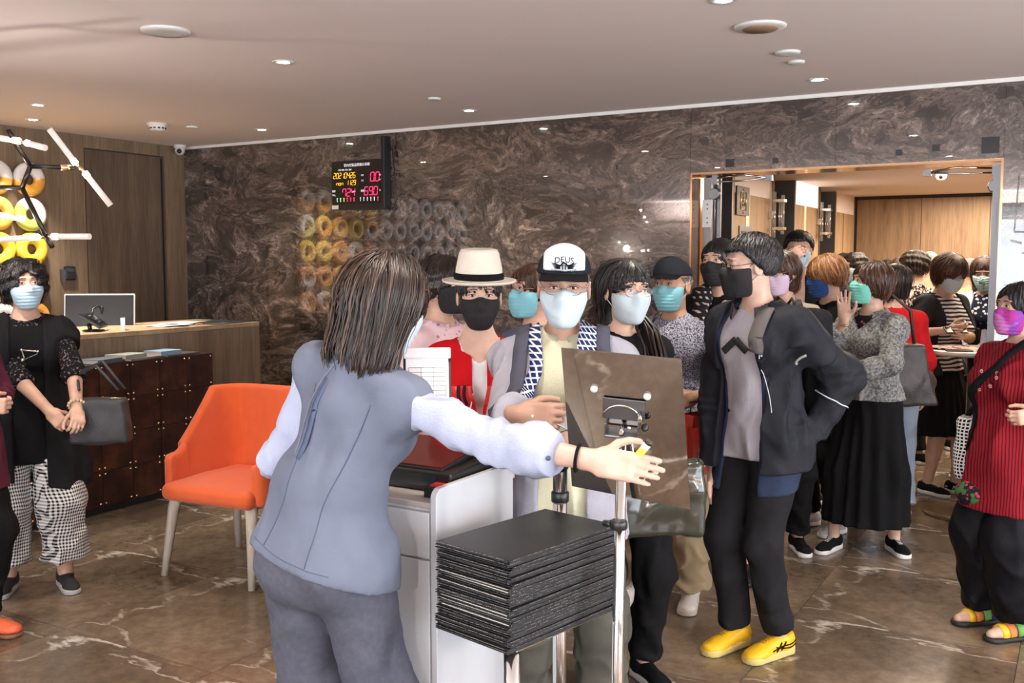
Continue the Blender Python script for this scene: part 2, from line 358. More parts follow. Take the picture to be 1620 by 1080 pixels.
fl = struct('floor', MB().bx(XL-.1, 4.5, -4.1, YW+.3, -.12, -.012).bx(-3.2, 1.2, YW+.3, 12.4, -.12, -.012), mat('floor_bed', (.05, .045, .04), .8))
T = .9; tb = MB().bx(-T/2+.001, T/2-.001, -T/2+.001, T/2-.001, -.012, 0).mesh('tile'); tb.materials.append(M_fl)
for i in range(-9, 6):
    for j in range(-5, 15):
        x, y = .27+i*T, .35+j*T
        if x < XL+.1 or x > 4.4 or y < -4 or y > 12.3: continue
        if y > YW+.35 and not (-3.1 < x < 1.1): continue
        if x > 1.8 and y < 3: continue
        # tiles seen or mirrored in the polished wall
        o = link('tile', tb, None, fl, (x, y, 0))
ce = MB().bx(XL-.1, 4.5, -4.1, YW+.3, ZC, ZC+.15); struct('ceiling', ce, M_ceil)
struct('ceiling_lift_lobby', MB().bx(-3.3, 1.3, YW+.28, 12.5, 2.36, 2.5), M_ceil)
OX0, OX1, OZ = -2.253, -.431, 2.165
wb = struct('wall_back', MB().bx(XL-.1, OX0, YW+.02, YW+.26, 0, ZC).bx(OX1, 4.5, YW+.02, YW+.26, 0, ZC).bx(OX0, OX1, YW+.02, YW+.26, OZ+.002, ZC), mat('wall_core', (.05, .045, .04), .9))
def panel(x0, x1, z0, z1): link('marble_panel', MB().bx(x0+.0008, x1-.0008, YW, YW+.02, z0+.001, z1-.001).mesh('marble_panel'), M_mw, wb)
for a, b_ in ((XL, -6.0), (-6.0, -4.75), (-4.75, -3.5), (-3.5, OX0)): panel(a, b_, 0, ZC)
panel(OX0, -1.34, OZ, ZC); panel(-1.34, OX1, OZ, ZC)
for a, b_ in ((OX1, .9), (.9, 2.2), (2.2, 3.4), (3.4, 4.5)): panel(a, b_, 0, ZC)
# polished reveals of the opening
rv = MB().bx(OX0-.001, OX0+.012, YW+.005, YW+.26, 0, OZ).bx(OX1-.012, OX1+.001, YW+.005, YW+.26, 0, OZ).bx(OX0, OX1, YW+.004, YW+.26, OZ-.012, OZ+.001)
rv.build('marble_reveal', M_brz, wb)
struct('added_uplight_trough', MB().bx(4.02, 4.4, -3.8, 5.8, 2.24, 2.265).bx(-6.5, 4.1, -3.88, -3.52, 2.24, 2.265), M_white)  # ledges added out of view beneath the extra uplights
struct('trim_1', MB().bx(XL, 4.5, YW-.012, YW+.02, ZC-.022, ZC), M_white)
wl = struct('wall_left', MB().bx(XL-.14, XL-.02, -4, YW+.02, 0, ZC), mat('wall_core', (.05, .045, .04), .9))
DY0, DY1, DZ = 5.12, 5.895, 2.50
for a, b_ in ((-4, -2.8), (-2.8, -1.6), (-1.6, -.4), (-.4, .8), (.8, 2.0), (2.0, 3.2), (3.2, 4.2), (4.2, DY0-.012)): link('wood_panel', MB().bx(XL-.02, XL, a+.001, b_-.001, 0, ZC).mesh('wood_panel'), M_wood, wl)
link('wood_panel', MB().bx(XL-.02, XL, DY0-.012, DY1+.012, DZ, ZC).mesh('wood_panel'), M_wood, wl); link('wood_panel', MB().bx(XL-.02, XL, DY1+.012, YW, 0, ZC).mesh('wood_panel'), M_wood, wl)
dr = struct('door_1', MB().bx(XL-.03, XL-.010, DY0, DY1, .01, DZ-.01), M_door)
link('door_edge', MB().bx(XL-.011, XL-.006, DY1-.03, DY1-.012, .01, DZ-.02).mesh('door_edge'), mat('dark_gap', (.01, .008, .007), .8), dr)
wr = struct('wall_right', MB().bx(4.5, 4.62, -4, 6.4, 0, .25).bx(4.5, 4.62, -4, 6.4, 2.45, ZC).bx(4.5, 4.62, 4.9, 6.4, .25, 2.45).bx(4.5, 4.62, -4, -2.4, .25, 2.45), M_ceil)
wf = struct('wall_front', MB().bx(XL-.1, 4.62, -4.12, -4, 0, .2).bx(XL-.1, 4.62, -4.12, -4, 2.45, ZC).bx(XL-.1, -4.8, -4.12, -4, .2, 2.45).bx(.8, 4.62, -4.12, -4, .2, 2.45), M_ceil)
def glassm(nm='window_glass', f_=.04):
    m, nt, b = newmat(nm, .02); t = N(nt, 'ShaderNodeBsdfTransparent'); g = N(nt, 'ShaderNodeBsdfGlossy', i_Roughness=.02); mx = N(nt, 'ShaderNodeMixShader', i_0=f_)
    L(nt, t.outputs[0], mx.inputs[1]); L(nt, g.outputs[0], mx.inputs[2]); L(nt, mx.outputs[0], nt.nodes['Material Output'].inputs[0]); return m
M_gl = glassm(); M_lens = glassm('spectacle_lens', .015)
wn = struct('window_1', MB().bx(-4.8, .8, -4.1, -4.06, .2, .26).bx(-4.8, .8, -4.1, -4.06, 2.39, 2.45), M_dkm)
for k in range(4):
    x = -4.8+k*1.4
    link('mullion', MB().bx(x, x+.05, -4.1, -4.05, .2, 2.45).mesh('mullion'), M_dkm, wn); link('pane', MB().bx(x+.05, x+1.4, -4.08, -4.075, .26, 2.39).mesh('pane'), M_gl, wn)
wn = struct('window_2', MB().bx(4.52, 4.56, -2.4, 4.9, .25, .31).bx(4.52, 4.56, -2.4, 4.9, 2.39, 2.45), M_dkm)
for k in range(6):
    y = -2.4+k*7.3/6
    link('mullion', MB().bx(4.52, 4.57, y, y+.05, .25, 2.45).mesh('mullion'), M_dkm, wn); link('pane', MB().bx(4.54, 4.545, y+.05, y+1.216, .31, 2.39).mesh('pane'), M_gl, wn)
# ------------------------------------------------ lift lobby beyond the opening
EX = -2.45
wl2 = struct('wall_lift_left', MB().bx(EX-.75, EX-.62, YW+.26, 12.3, 0, 2.5), mat('wall_core', (.05, .045, .04), .9))
bays = ((6.95, 7.60), (8.74, 9.50), (10.50, 11.24)); piers = ((YW+.26, 6.95), (7.60, 8.74), (9.50, 10.50), (11.24, 12.3))
for n_, (a, b_) in enumerate(piers):
    if n_ == 0: segs = ((a, b_),)
    elif n_ == 3: segs = ((a, a+.42), (a+.47, b_))
    else: segs = ((a, a+.40), (a+.47, b_))
    for q0, q1 in segs: link('wood_panel', MB().bx(EX-.62, EX, q0, q1-.004, 0, 2.36).mesh('wood_panel'), M_woodL, wl2)
    if n_: 
        o = link('cove_light', MB().bx(EX-.06, EX-.02, segs[0][1], segs[1][0], .1, 2.2).mesh('cove_light'), M_slit if n_ < 3 else M_woodL, wl2)
        link('light_panel', MB().bx(EX-.003, EX+.004, a+.06, b_-.08, 2.14, 2.36).mesh('light_panel'), mat('lit_panel', (1, .95, .88), .5, emit=(1, .90, .78), estr=.9) if n_ == 2 else M_ceil, wl2)
for n_, (a, b_) in enumerate(bays):
    link('lift_surround', MB().bx(EX-.62, EX-.30, a, b_, 2.1, 2.36).bx(EX-.3, EX+.01, a, a+.02, 0, 2.36).bx(EX-.3, EX+.01, b_-.025, b_, 0, 2.36).mesh('lift_surround'), M_stl, wl2)
    d = struct('door_%d' % (n_+2), MB().bx(EX-.36, EX-.33, a+.02, (a+b_)/2-.003, 0, 2.1).bx(EX-.36, EX-.33, (a+b_)/2+.003, b_-.02, 0, 2.1), mat('dark_lift_door', srgb(82, 68, 52), .35, .3))
    put_text('lift_number', str(3-n_), .11, M_brass, d, (EX-.326, a+.14 if n_ else 7.36, 1.52), (R(90), 0, R(90)))
struct('wall_lift_end', MB().bx(-3.2, 1.3, 12.3, 12.42, 0, 2.5), mat('wall_core', (.05, .045, .04), .9))
we = bpy.data.objects['wall_lift_end']
for k in range(5):
    x = -2.42+k*.72; link('wood_panel', MB().bx(x+.003, x+.717, 12.28, 12.3, 0, 2.32).mesh('wood_panel'), wood('far_oak_veneer', srgb(112, 90, 68), srgb(150, 124, 98)), we)
struct('wall_lift_right', MB().bx(.9, 1.02, YW+.26, 12.3, 0, 2.5), M_woodL)
area('lift_lobby_lamp', (-.8, 8.3, 2.33), (0, 0, 0), 1.4, 2.4, 72, (1, .82, .64)); area('lift_lobby_far_lamp', (-.8, 11., 2.33), (0, 0, 0), 1.4, 1.8, 95, (1, .82, .64))
# ------------------------------------------------ ceiling fittings
def spotlamp(x, y, i, label, lit=True, power=26):
    t = thing('downlight', label, 'downlight', (x, y, ZC), 0, 'recessed downlights')
    MB().lathe([(.030, .002), (.032, -.003), (.052, -.005), (.056, -.002), (.056, .002)], n=24).build('trim_ring', M_wpl, t)
    MB().lathe([(.0001, -.001), (.031, -.001)], n=20).build('lens', M_lamp, t)
    if power:
        l = bpy.data.lights.new('downlight_beam', 'SPOT'); l.energy = power; l.spot_size = R(95); l.spot_blend = .7; l.color = (1, .90, .78); l.shadow_soft_size = .05
        o = bpy.data.objects.new('downlight_beam', l); COL.objects.link(o); o.location = (0, 0, -.02); o.parent = t
for x, y, lb in ((-3.62, 5.6, 'lit downlight before the marble wall, right of the wall display'), (-1.34, 5.637, 'lit downlight before the marble wall, above the lift opening'), (-5.51, 5.6, 'lit downlight by the marble wall, left of the display'),
                 (-3.555, 3.772, 'large bright downlight in the open ceiling above the armchair'), (-5.891, 3.993, 'lit downlight above the desk, upper of the pair at far left'), (-6.526, 4.38, 'lit downlight above the desk, lower of the pair at far left'),
                 (-1.256, 3.751, 'downlight cut by the top edge of the picture'), (-3.5, 1.9, 'downlight nearer the street windows, above the hostess'), (-1.2, 1.9, 'downlight above the metal sign stand'),
                 (.9, 5.6, 'downlight right of the lift opening'), (.9, 3.7, 'downlight above the woman in red'), (-5.6, 1.9, 'downlight at the near end of the reception desk'), (-3.4, 0, 'downlight behind the photographer, left'), (-1.2, -.3, 'downlight behind the photographer, right')): spotlamp(x, y, 0, lb, power=100 if x < -5 and 3 < y < 5 else 50)
def disc(name, x, y, r, label, cat, hole=0, h=.012, z=ZC, m=None):
    t = thing(name, label, cat, (x, y, z))
    MB().lathe([(r*1.0, 0), (r, -h*.5), (r*.93, -h), (r*.55, -h*1.05), (.0001, -h*1.05)], n=32).build('cover', m or M_wpl, t)
    if hole: MB().lathe([(r*.68, -h*1.0), (r*.66, -h*1.4), (.0001, -h*1.4)], n=28).build('grille', mat('brown_grille', srgb(150, 120, 95), .6), t)
    return t
disc('ceiling_speaker', -3.515, 3.004, .105, 'round white ceiling speaker at upper left of the picture', 'speaker'); disc('ceiling_speaker', -1.255, 4.237, .11, 'round ceiling speaker with brown grille above the lift opening', 'speaker', 1)
disc('ceiling_cover', -1.292, 4.821, .06, 'small white round cover just behind the brown ceiling speaker', 'cover'); disc('ceiling_cover', -1.314, 5.069, .042, 'smallest round cover, rearmost behind the brown ceiling speaker', 'cover')
disc('ceiling_cover', -3.53, 5.065, .04, 'small round cover midway along the ceiling before the marble wall', 'cover'); disc('ceiling_cover', -5.834, 5.207, .045, 'tiny round cover beside the smoke detector', 'cover')
t = thing('smoke_detector', 'white round smoke detector on the ceiling before the wooden door', 'smoke detector', (-5.92, 4.96, ZC))
MB().lathe([(.075, 0), (.075, -.012), (.062, -.020), (.062, -.028), (.052, -.050), (.03, -.056), (.0001, -.056)], n=28).build('housing', M_wpl, t)
g = MB()
for k in range(12): a = k*math.pi/6; g.box((.058*math.cos(a), .058*math.sin(a), -.036), (.004, .016, .012), rotm('Z', math.degrees(a)))
g.build('vents', mat('dark_gap', (.01, .008, .007), .8), t)
t = thing('security_camera', 'white dome security camera in the ceiling corner by the marble wall', 'camera', (-6.86, 5.98, ZC))
MB().lathe([(.05, 0), (.052, -.018), (.046, -.030)], n=24).build('base', M_wpl, t); MB().ball((0, 0, -.045), .042, 16).build('dome', M_wpl, t); MB().ball((.022, -.026, -.055), .022, 12).build('lens', M_blk, t)
# ------------------------------------------------ opening: steel frame, hinges, closers
t = thing('door_frame', 'steel glass-door frame standing at the left jamb of the lift opening', 'door frame', (OX0+.03, YW+.2, 0))
MB().bx(.0, .05, -.02, .02, 0, OZ-.02).build('post', M_stl, t); MB().bx(.075, .10, .03, .05, 0, OZ-.02).build('post', M_stl, t); h = MB().bx(-.004, .056, -.03, -.02, 1.82, 2.0).build('hinge_plate', M_wpl, t)
for z in (1.85, 1.88, 1.94, 1.97): MB().lathe([(.005, 0), (.0001, .001)], n=8, M=rotm('X', 90), c=(.03, -.031, z)).build('screw', M_blk, h)
pane = MB().bx(.05, .075, .0, .004, 0, OZ-.03).build('pane', M_gl, t)
def closer(x, y, z, sx, label):
    t = thing('door_closer', label, 'door closer', (x, y, z)); MB().tube([(0, 0, 0), (sx*.20, -.04, .012), (sx*.36, -.02, -.012)], .007, 6).build('arm', M_chr, t); MB().tube([(sx*.02, .02, -.022), (sx*.16, .05, -.018), (sx*.36, -.02, -.012)], .006, 6).build('arm', M_chr, t)
    MB().bx(-.018, .018, -.015, .02, -.04, .02).build('bracket', M_stl, t); MB().bx(sx*.36-.02, sx*.36+.02, -.03, .01, -.03, .005).build('bracket', M_stl, t); MB().lathe([(.035, -.018), (.042, 0), (.035, .018)], n=8, M=rotm('X', 90), c=(0, -.005, -.10)).build('catch', M_stl, t)
closer(OX0+.12, YW+.14, OZ-.03, 1, 'jointed door closer arm at the left top of the lift opening'); closer(OX1-.05, YW+.16, OZ-.04, -1, 'jointed door closer arm at the right top of the lift opening')
t = thing('door_frame', 'narrow steel frame at the right jamb of the lift opening', 'door frame', (OX1-.03, YW+.15, 0)); MB().bx(-.03, .018, -.02, .02, 0, OZ-.02).build('post', M_stl, t); MB().bx(-.032, -.004, -.028, -.02, 1.75, 1.93).build('hinge_plate', M_stl, t)
# patch fittings and screw plates on the marble header
for x, z, s in ((-1.99, 2.215, .05), (-1.70, 2.215, .035), (-.98, 2.225, .035), (-.78, 2.24, .04), (-.50, 2.24, .09)): tag(MB().bx(x-s/2, x+s/2, YW-.008, YW-.0005, z-s/2, z+s/2).build('patch_plate', mat('smoked_metal', (.03, .028, .03), .2, .5)), 'small dark square fitting on the marble header, '+{-1.99: 'leftmost', -1.70: 'second from left', -.98: 'third from left', -.78: 'second from right', -.50: 'rightmost, at the corner'}[x], 'fitting', 'patch plates on the header')
# ------------------------------------------------ lobby details
for n_, (y, lb) in enumerate(((8.66, 'crystal wall sconce on the nearer lift pier'), (10.44, 'crystal wall sconce on the farther lift pier'))):
    t = thing('wall_sconce', lb, 'wall lamp', (EX+.05, y, 2.0)); MB().bx(-.05, .0, -.03, .03, -.03, .03).build('backplate', M_chr, t)
    for a, b_, c in ((0, -.03, .20), (.04, .03, .14), (.07, -.01, .17)): MB().tube([(a, b_, -c), (a, b_, c)], .016, 10).build('crystal_rod', M_gl if 0 else mat('crystal', (.55, .5, .46), .05, trans=.8, emit=(1, .85, .7), estr=.02), t)
    for z in (-.12, .12): MB().bx(-.01, .09, -.045, .045, z-.012, z+.012).build('clamp', M_chr, t)
t = thing('wall_sign', 'square dark lift sign with a wheelchair symbol on the first pier', 'sign', (EX+.012, 7.84, 2.08)); MB().bx(-.01, .006, -.165, .165, -.115, .115).build('plate', mat('sign_brown', srgb(58, 46, 38), .4), t)
sy = MB(); 
for a, b_ in (((-.07, -.07), (.07, -.07)), ((.07, -.07), (.07, .07)), ((.07, .07), (-.07, .07)), ((-.07, .07), (-.07, -.07))): sy.tube([(.008, a[0], a[1]), (.008, b_[0], b_[1])], .004, 4)
sy.tube([(.009, 0, .035), (.009, 0, -.01), (.009, .03, -.012), (.009, .035, -.04)], .005, 5).tube([(.009, .018*math.cos(a)-.005, .022*math.sin(a)-.02) for a in np.linspace(1.8, 6.1, 12)], .004, 5).ball((.009, 0, .048), .010, 8).tube([(.009, 0, .08), (.009, 0, .10)], .004, 4).tube([(.009, 0, -.08), (.009, 0, -.10)], .004, 4)
sy.build('symbol', M_brass, t)
t = thing('lift_call_panel', 'brushed steel lift indicator panel below the wheelchair sign', 'panel', (EX+.006, 7.95, 1.78)); MB().bx(-.006, .006, -.17, .17, -.10, .10).build('plate', M_stl, t); MB().bx(.006, .009, -.12, .0, -.06, .06).build('screen', M_blk, t)
t = thing('security_camera', 'small white dome camera on the lift lobby ceiling', 'camera', (-1.1, 9.0, 2.36)); MB().lathe([(.055, 0), (.05, -.03)], n=18).build('base', M_wpl, t); MB().ball((0, 0, -.05), .045, 12).build('dome', M_wpl, t); MB().ball((0, -.03, -.06), .02, 8).build('lens', M_blk, t)
t = thing('emergency_light', 'small white fitting on the lift lobby ceiling', 'light fitting', (-1.1, 7.6, 2.36)); MB().bx(-.07, .07, -.03, .03, -.02, 0).build('housing', M_wpl, t, .004); MB().tube([(.04, 0, -.03), (.08, -.02, -.05)], .018, 8).build('lamp_head', M_wpl, t)
# ------------------------------------------------ ring ornaments on the wooden wall (seen again in the polished marble)
cr = [('white and orange', (.78, .76, .74), (.80, .38, .05)), ('yellow', (.82, .62, .06), (.86, .55, .05)), ('white and green', (.80, .78, .74), (.45, .50, .10)), ('orange', (.82, .33, .06), (.85, .42, .08)), ('white', (.75, .73, .72), (.70, .69, .68)), ('amber', (.80, .50, .10), (.75, .35, .06)), ('pale grey', (.62, .61, .60), (.55, .54, .53))]
def ring_mat(i):
    nme, a, b_ = cr[i]; key = 'glaze_%d' % i
    if key in MATS: return MATS[key]
    m, nt, b = newmat(key, .22); tc = N(nt, 'ShaderNodeTexCoord'); sp = N(nt, 'ShaderNodeSeparateXYZ'); L(nt, tc.outputs['Object'], sp.inputs[0]); no = N(nt, 'ShaderNodeTexNoise', i_Scale=9., i_Detail=3.); L(nt, tc.outputs['Object'], no.inputs[0])
    ml = N(nt, 'ShaderNodeMath', operation='MULTIPLY_ADD', i_1=.05, i_2=-.025); L(nt, no.outputs[0], ml.inputs[0]); ad = N(nt, 'ShaderNodeMath', operation='ADD'); L(nt, sp.outputs[2], ad.inputs[0]); L(nt, ml.outputs[0], ad.inputs[1])
    r = ramp(nt, ad.outputs[0], [(.0, b_), (.012, a)]); L(nt, r.outputs[0], b.inputs['Base Color']); b.inputs['Coat Weight'].default_value = .5; return m
tor = MB()
V = []; F = []; n1, n2 = 36, 14
for i in range(n1):
    a = 2*math.pi*i/n1
    for j in range(n2):
        b_ = 2*math.pi*j/n2; rr = .084+.046*math.cos(b_); V.append((.038+.036*math.sin(b_), rr*math.cos(a), rr*math.sin(a)))
for i in range(n1):
    for j in range(n2): F.append((i*n2+j, i*n2+(j+1) % n2, ((i+1) % n1)*n2+(j+1) % n2, ((i+1) % n1)*n2+j))
tor.add(V, F, True); tms = {}
rowsn = ('top row', 'second row', 'third row', 'fourth row', 'lowest row')
rg = random.Random(5); known = {(0, 0): (0, 5), (0, 1): (0, -8), (1, 0): (2, -35), (1, 1): (5, 10), (2, 0): (1, 20), (2, 1): (1, 200), (3, 0): (0, 170), (3, 1): (3, 0)}
for r_ in range(5):
    for c in range(12):
        if r_ == 4 and c > 9: continue
        ci, an = known.get((r_, c), ((rg.choice([0, 1, 3, 5, 4]) if c < 5 else rg.choice([4, 4, 6, 4])), rg.choice((0, 180, 40, -60, 90))))
        if ci not in tms: tms[ci] = tor.mesh('ring_ornament'); tms[ci].materials.append(ring_mat(ci))
        o = link('ring_ornament', tms[ci], None, None, (XL+.001, 4.60-.262*c, 2.21-.263*r_)); o.rotation_euler = (R(an), 0, 0)
        nth = ('nearest the door', '2nd from the door', '3rd from the door')[c] if c < 3 else '%dth from the door' % (c+1)
        tag(o, 'glazed %s ring on the wooden wall, %s, %s' % (cr[ci][0], rowsn[r_], nth), 'ornament', 'ceramic rings on the wooden wall')
t = thing('card_reader', 'black card reader with silver bracket on the wooden wall by the door', 'card reader', (XL, 4.93, 1.50)); MB().bx(0, .035, -.045, .045, -.055, .055).build('housing', M_blk, t, .01); MB().bx(0, .03, -.075, -.045, -.06, .03).build('bracket', M_stl, t); MB().bx(.035, .037, -.03, .03, .01, .04).build('screen', mat('dark_glass', (.02, .025, .03), .08), t)
# ================================================ PEOPLE KIT
SKIN = {}
def skin_mat(key, c):
    n = 'skin_'+key
    if n in MATS: return MATS[n]
    m, nt, b = newmat(n, .5)
    tc = N(nt, 'ShaderNodeTexCoord'); no = N(nt, 'ShaderNodeTexNoise', i_Scale=22., i_Detail=3.); L(nt, tc.outputs['Object'], no.inputs[0])
    r = ramp(nt, no.outputs[0], [(.3, (c[0]*.86, c[1]*.78, c[2]*.76)), (.7, c)]); L(nt, r.outputs[0], b.inputs['Base Color'])
    b.inputs['Subsurface Weight'].default_value = 0
    bp = N(nt, 'ShaderNodeBump', i_Strength=.15, i_Distance=.003); n2 = N(nt, 'ShaderNodeTexNoise', i_Scale=160.); L(nt, tc.outputs['Object'], n2.inputs[0]); L(nt, n2.outputs[0], bp.inputs['Height']); L(nt, bp.outputs[0], b.inputs['Normal'])
    return m
def hair_mat(name, c, hi=None):
    if name in MATS: return MATS[name]
    m, nt, b = newmat(name, .42); hi = hi or [min(1, x*2.6+.012) for x in c]
    at = N(nt, 'ShaderNodeAttribute', attribute_name='tone'); r = ramp(nt, at.outputs['Fac'], [(0, [x*.5 for x in c]), (.55, c), (1, hi)])
    L(nt, r.outputs[0], b.inputs['Base Color']); b.inputs['Specular IOR Level'].default_value = .45
    return m
def cloth(name, c, var=.12, bump=.25, rough=.85, **k):
    if 'cloth_'+name in MATS: return MATS['cloth_'+name]
    return wrinkle(mat('cloth_'+name, c, rough, bump=bump, bscale=k.pop('bscale', 320), var=var, vscale=k.pop('vscale', 12), spec=k.pop('spec', .12), **k))
def pattern(name, kind, c1, c2, per=.02, duty=.5, rough=.85, c3=None, soft=.04):
    if name in MATS: return MATS[name]
    m, nt, b = newmat(name, rough); b.inputs['Specular IOR Level'].default_value = .12
    tc = N(nt, 'ShaderNodeTexCoord'); sx = N(nt, 'ShaderNodeSeparateXYZ')
    nz = N(nt, 'ShaderNodeTexNoise', i_Scale=6.); L(nt, tc.outputs['Object'], nz.inputs[0])
    wv = N(nt, 'ShaderNodeVectorMath', operation='SCALE', i_Scale=per*1.4); L(nt, nz.outputs[1], wv.inputs[0])
    ad = N(nt, 'ShaderNodeVectorMath', operation='ADD'); L(nt, tc.outputs['Object'], ad.inputs[0]); L(nt, wv.outputs[0], ad.inputs[1]); L(nt, ad.outputs[0], sx.inputs[0])
    def stripe(ax, p, du):
        a = N(nt, 'ShaderNodeMath', operation='MULTIPLY', i_1=1/p); L(nt, ax, a.inputs[0])
        f = N(nt, 'ShaderNodeMath', operation='FRACT'); L(nt, a.outputs[0], f.inputs[0])
        g = N(nt, 'ShaderNodeMath', operation='GREATER_THAN', i_1=du); L(nt, f.outputs[0], g.inputs[0]); return g.outputs[0]
    if kind == 'hstripe': fac = stripe(sx.outputs[2], per, duty)
    elif kind == 'vstripe':
        s_ = N(nt, 'ShaderNodeMath', operation='ADD'); L(nt, sx.outputs[0], s_.inputs[0]); L(nt, sx.outputs[1], s_.inputs[1])
        fac = stripe(s_.outputs[0], per, duty)
    elif kind in ('check', 'gingham'):
        s_ = N(nt, 'ShaderNodeMath', operation='ADD'); L(nt, sx.outputs[0], s_.inputs[0]); L(nt, sx.outputs[1], s_.inputs[1])
        a, c = stripe(s_.outputs[0], per, duty), stripe(sx.outputs[2], per, duty)
        if kind == 'gingham':
            q = N(nt, 'ShaderNodeMath', operation='ADD'); L(nt, a, q.inputs[0]); L(nt, c, q.inputs[1])
            q2 = N(nt, 'ShaderNodeMath', operation='MULTIPLY', i_1=.5); L(nt, q.outputs[0], q2.inputs[0]); fac = q2.outputs[0]
        else:
            q = N(nt, 'ShaderNodeMath', operation='MULTIPLY'); L(nt, a, q.inputs[0]); L(nt, c, q.inputs[1]); fac = q.outputs[0]
    elif kind == 'speckle':
        v = N(nt, 'ShaderNodeTexNoise', i_Scale=1/per, i_Detail=3.); L(nt, tc.outputs['Object'], v.inputs[0])
        r = ramp(nt, v.outputs[0], [(duty-soft, (0, 0, 0)), (duty+soft, (1, 1, 1))]); fac = r.outputs[0]
    elif kind == 'flower':
        v = N(nt, 'ShaderNodeTexVoronoi', i_Scale=1/per); L(nt, tc.outputs['Object'], v.inputs[0])
        r = ramp(nt, v.outputs['Distance'], [(duty-soft, (1, 1, 1)), (duty+soft, (0, 0, 0))]); fac = r.outputs[0]
    mx = N(nt, 'ShaderNodeMix', data_type='RGBA'); mx.inputs[6].default_value = c4(c1); mx.inputs[7].default_value = c4(c2); L(nt, fac, mx.inputs[0])
    out = mx.outputs[2]
    if c3:
        n3 = N(nt, 'ShaderNodeTexNoise', i_Scale=1/per*.35, i_Detail=2.); L(nt, tc.outputs['Object'], n3.inputs[0]); r3 = ramp(nt, n3.outputs[0], [(.55, (0, 0, 0)), (.6, (1, 1, 1))])
        m3 = N(nt, 'ShaderNodeMix', data_type='RGBA'); m3.inputs[7].default_value = c4(c3); L(nt, r3.outputs[0], m3.inputs[0]); L(nt, out, m3.inputs[6]); out = m3.outputs[2]
    L(nt, out, b.inputs['Base Color'])
    no = N(nt, 'ShaderNodeTexNoise', i_Scale=300.); L(nt, tc.outputs['Object'], no.inputs[0]); bp = N(nt, 'ShaderNodeBump', i_Strength=.2, i_Distance=.005); L(nt, no.outputs[0], bp.inputs['Height']); L(nt, bp.outputs[0], b.inputs['Normal'])
    return wrinkle(m, .4)
def nrm(v): v = np.asarray(v, float); return v/(np.linalg.norm(v)+1e-9)
def wrinkle(m, st=.55, sc=7.):
    nt = m.node_tree; b = nt.nodes['Principled BSDF']; tc = N(nt, 'ShaderNodeTexCoord'); mp = N(nt, 'ShaderNodeMapping'); mp.inputs['Scale'].default_value = (1, 1, .6); L(nt, tc.outputs['Object'], mp.inputs[0])
    no = N(nt, 'ShaderNodeTexNoise', noise_type='RIDGED_MULTIFRACTAL', i_Scale=sc, i_Detail=2.5, i_Roughness=.35, i_Distortion=.5); L(nt, mp.outputs[0], no.inputs[0]); bp = N(nt, 'ShaderNodeBump', i_Strength=st, i_Distance=.12); L(nt, no.outputs[0], bp.inputs['Height'])
    old = b.inputs['Normal'].links
    if old: L(nt, old[0].from_socket, bp.inputs['Normal'])
    L(nt, bp.outputs[0], b.inputs['Normal']); return m
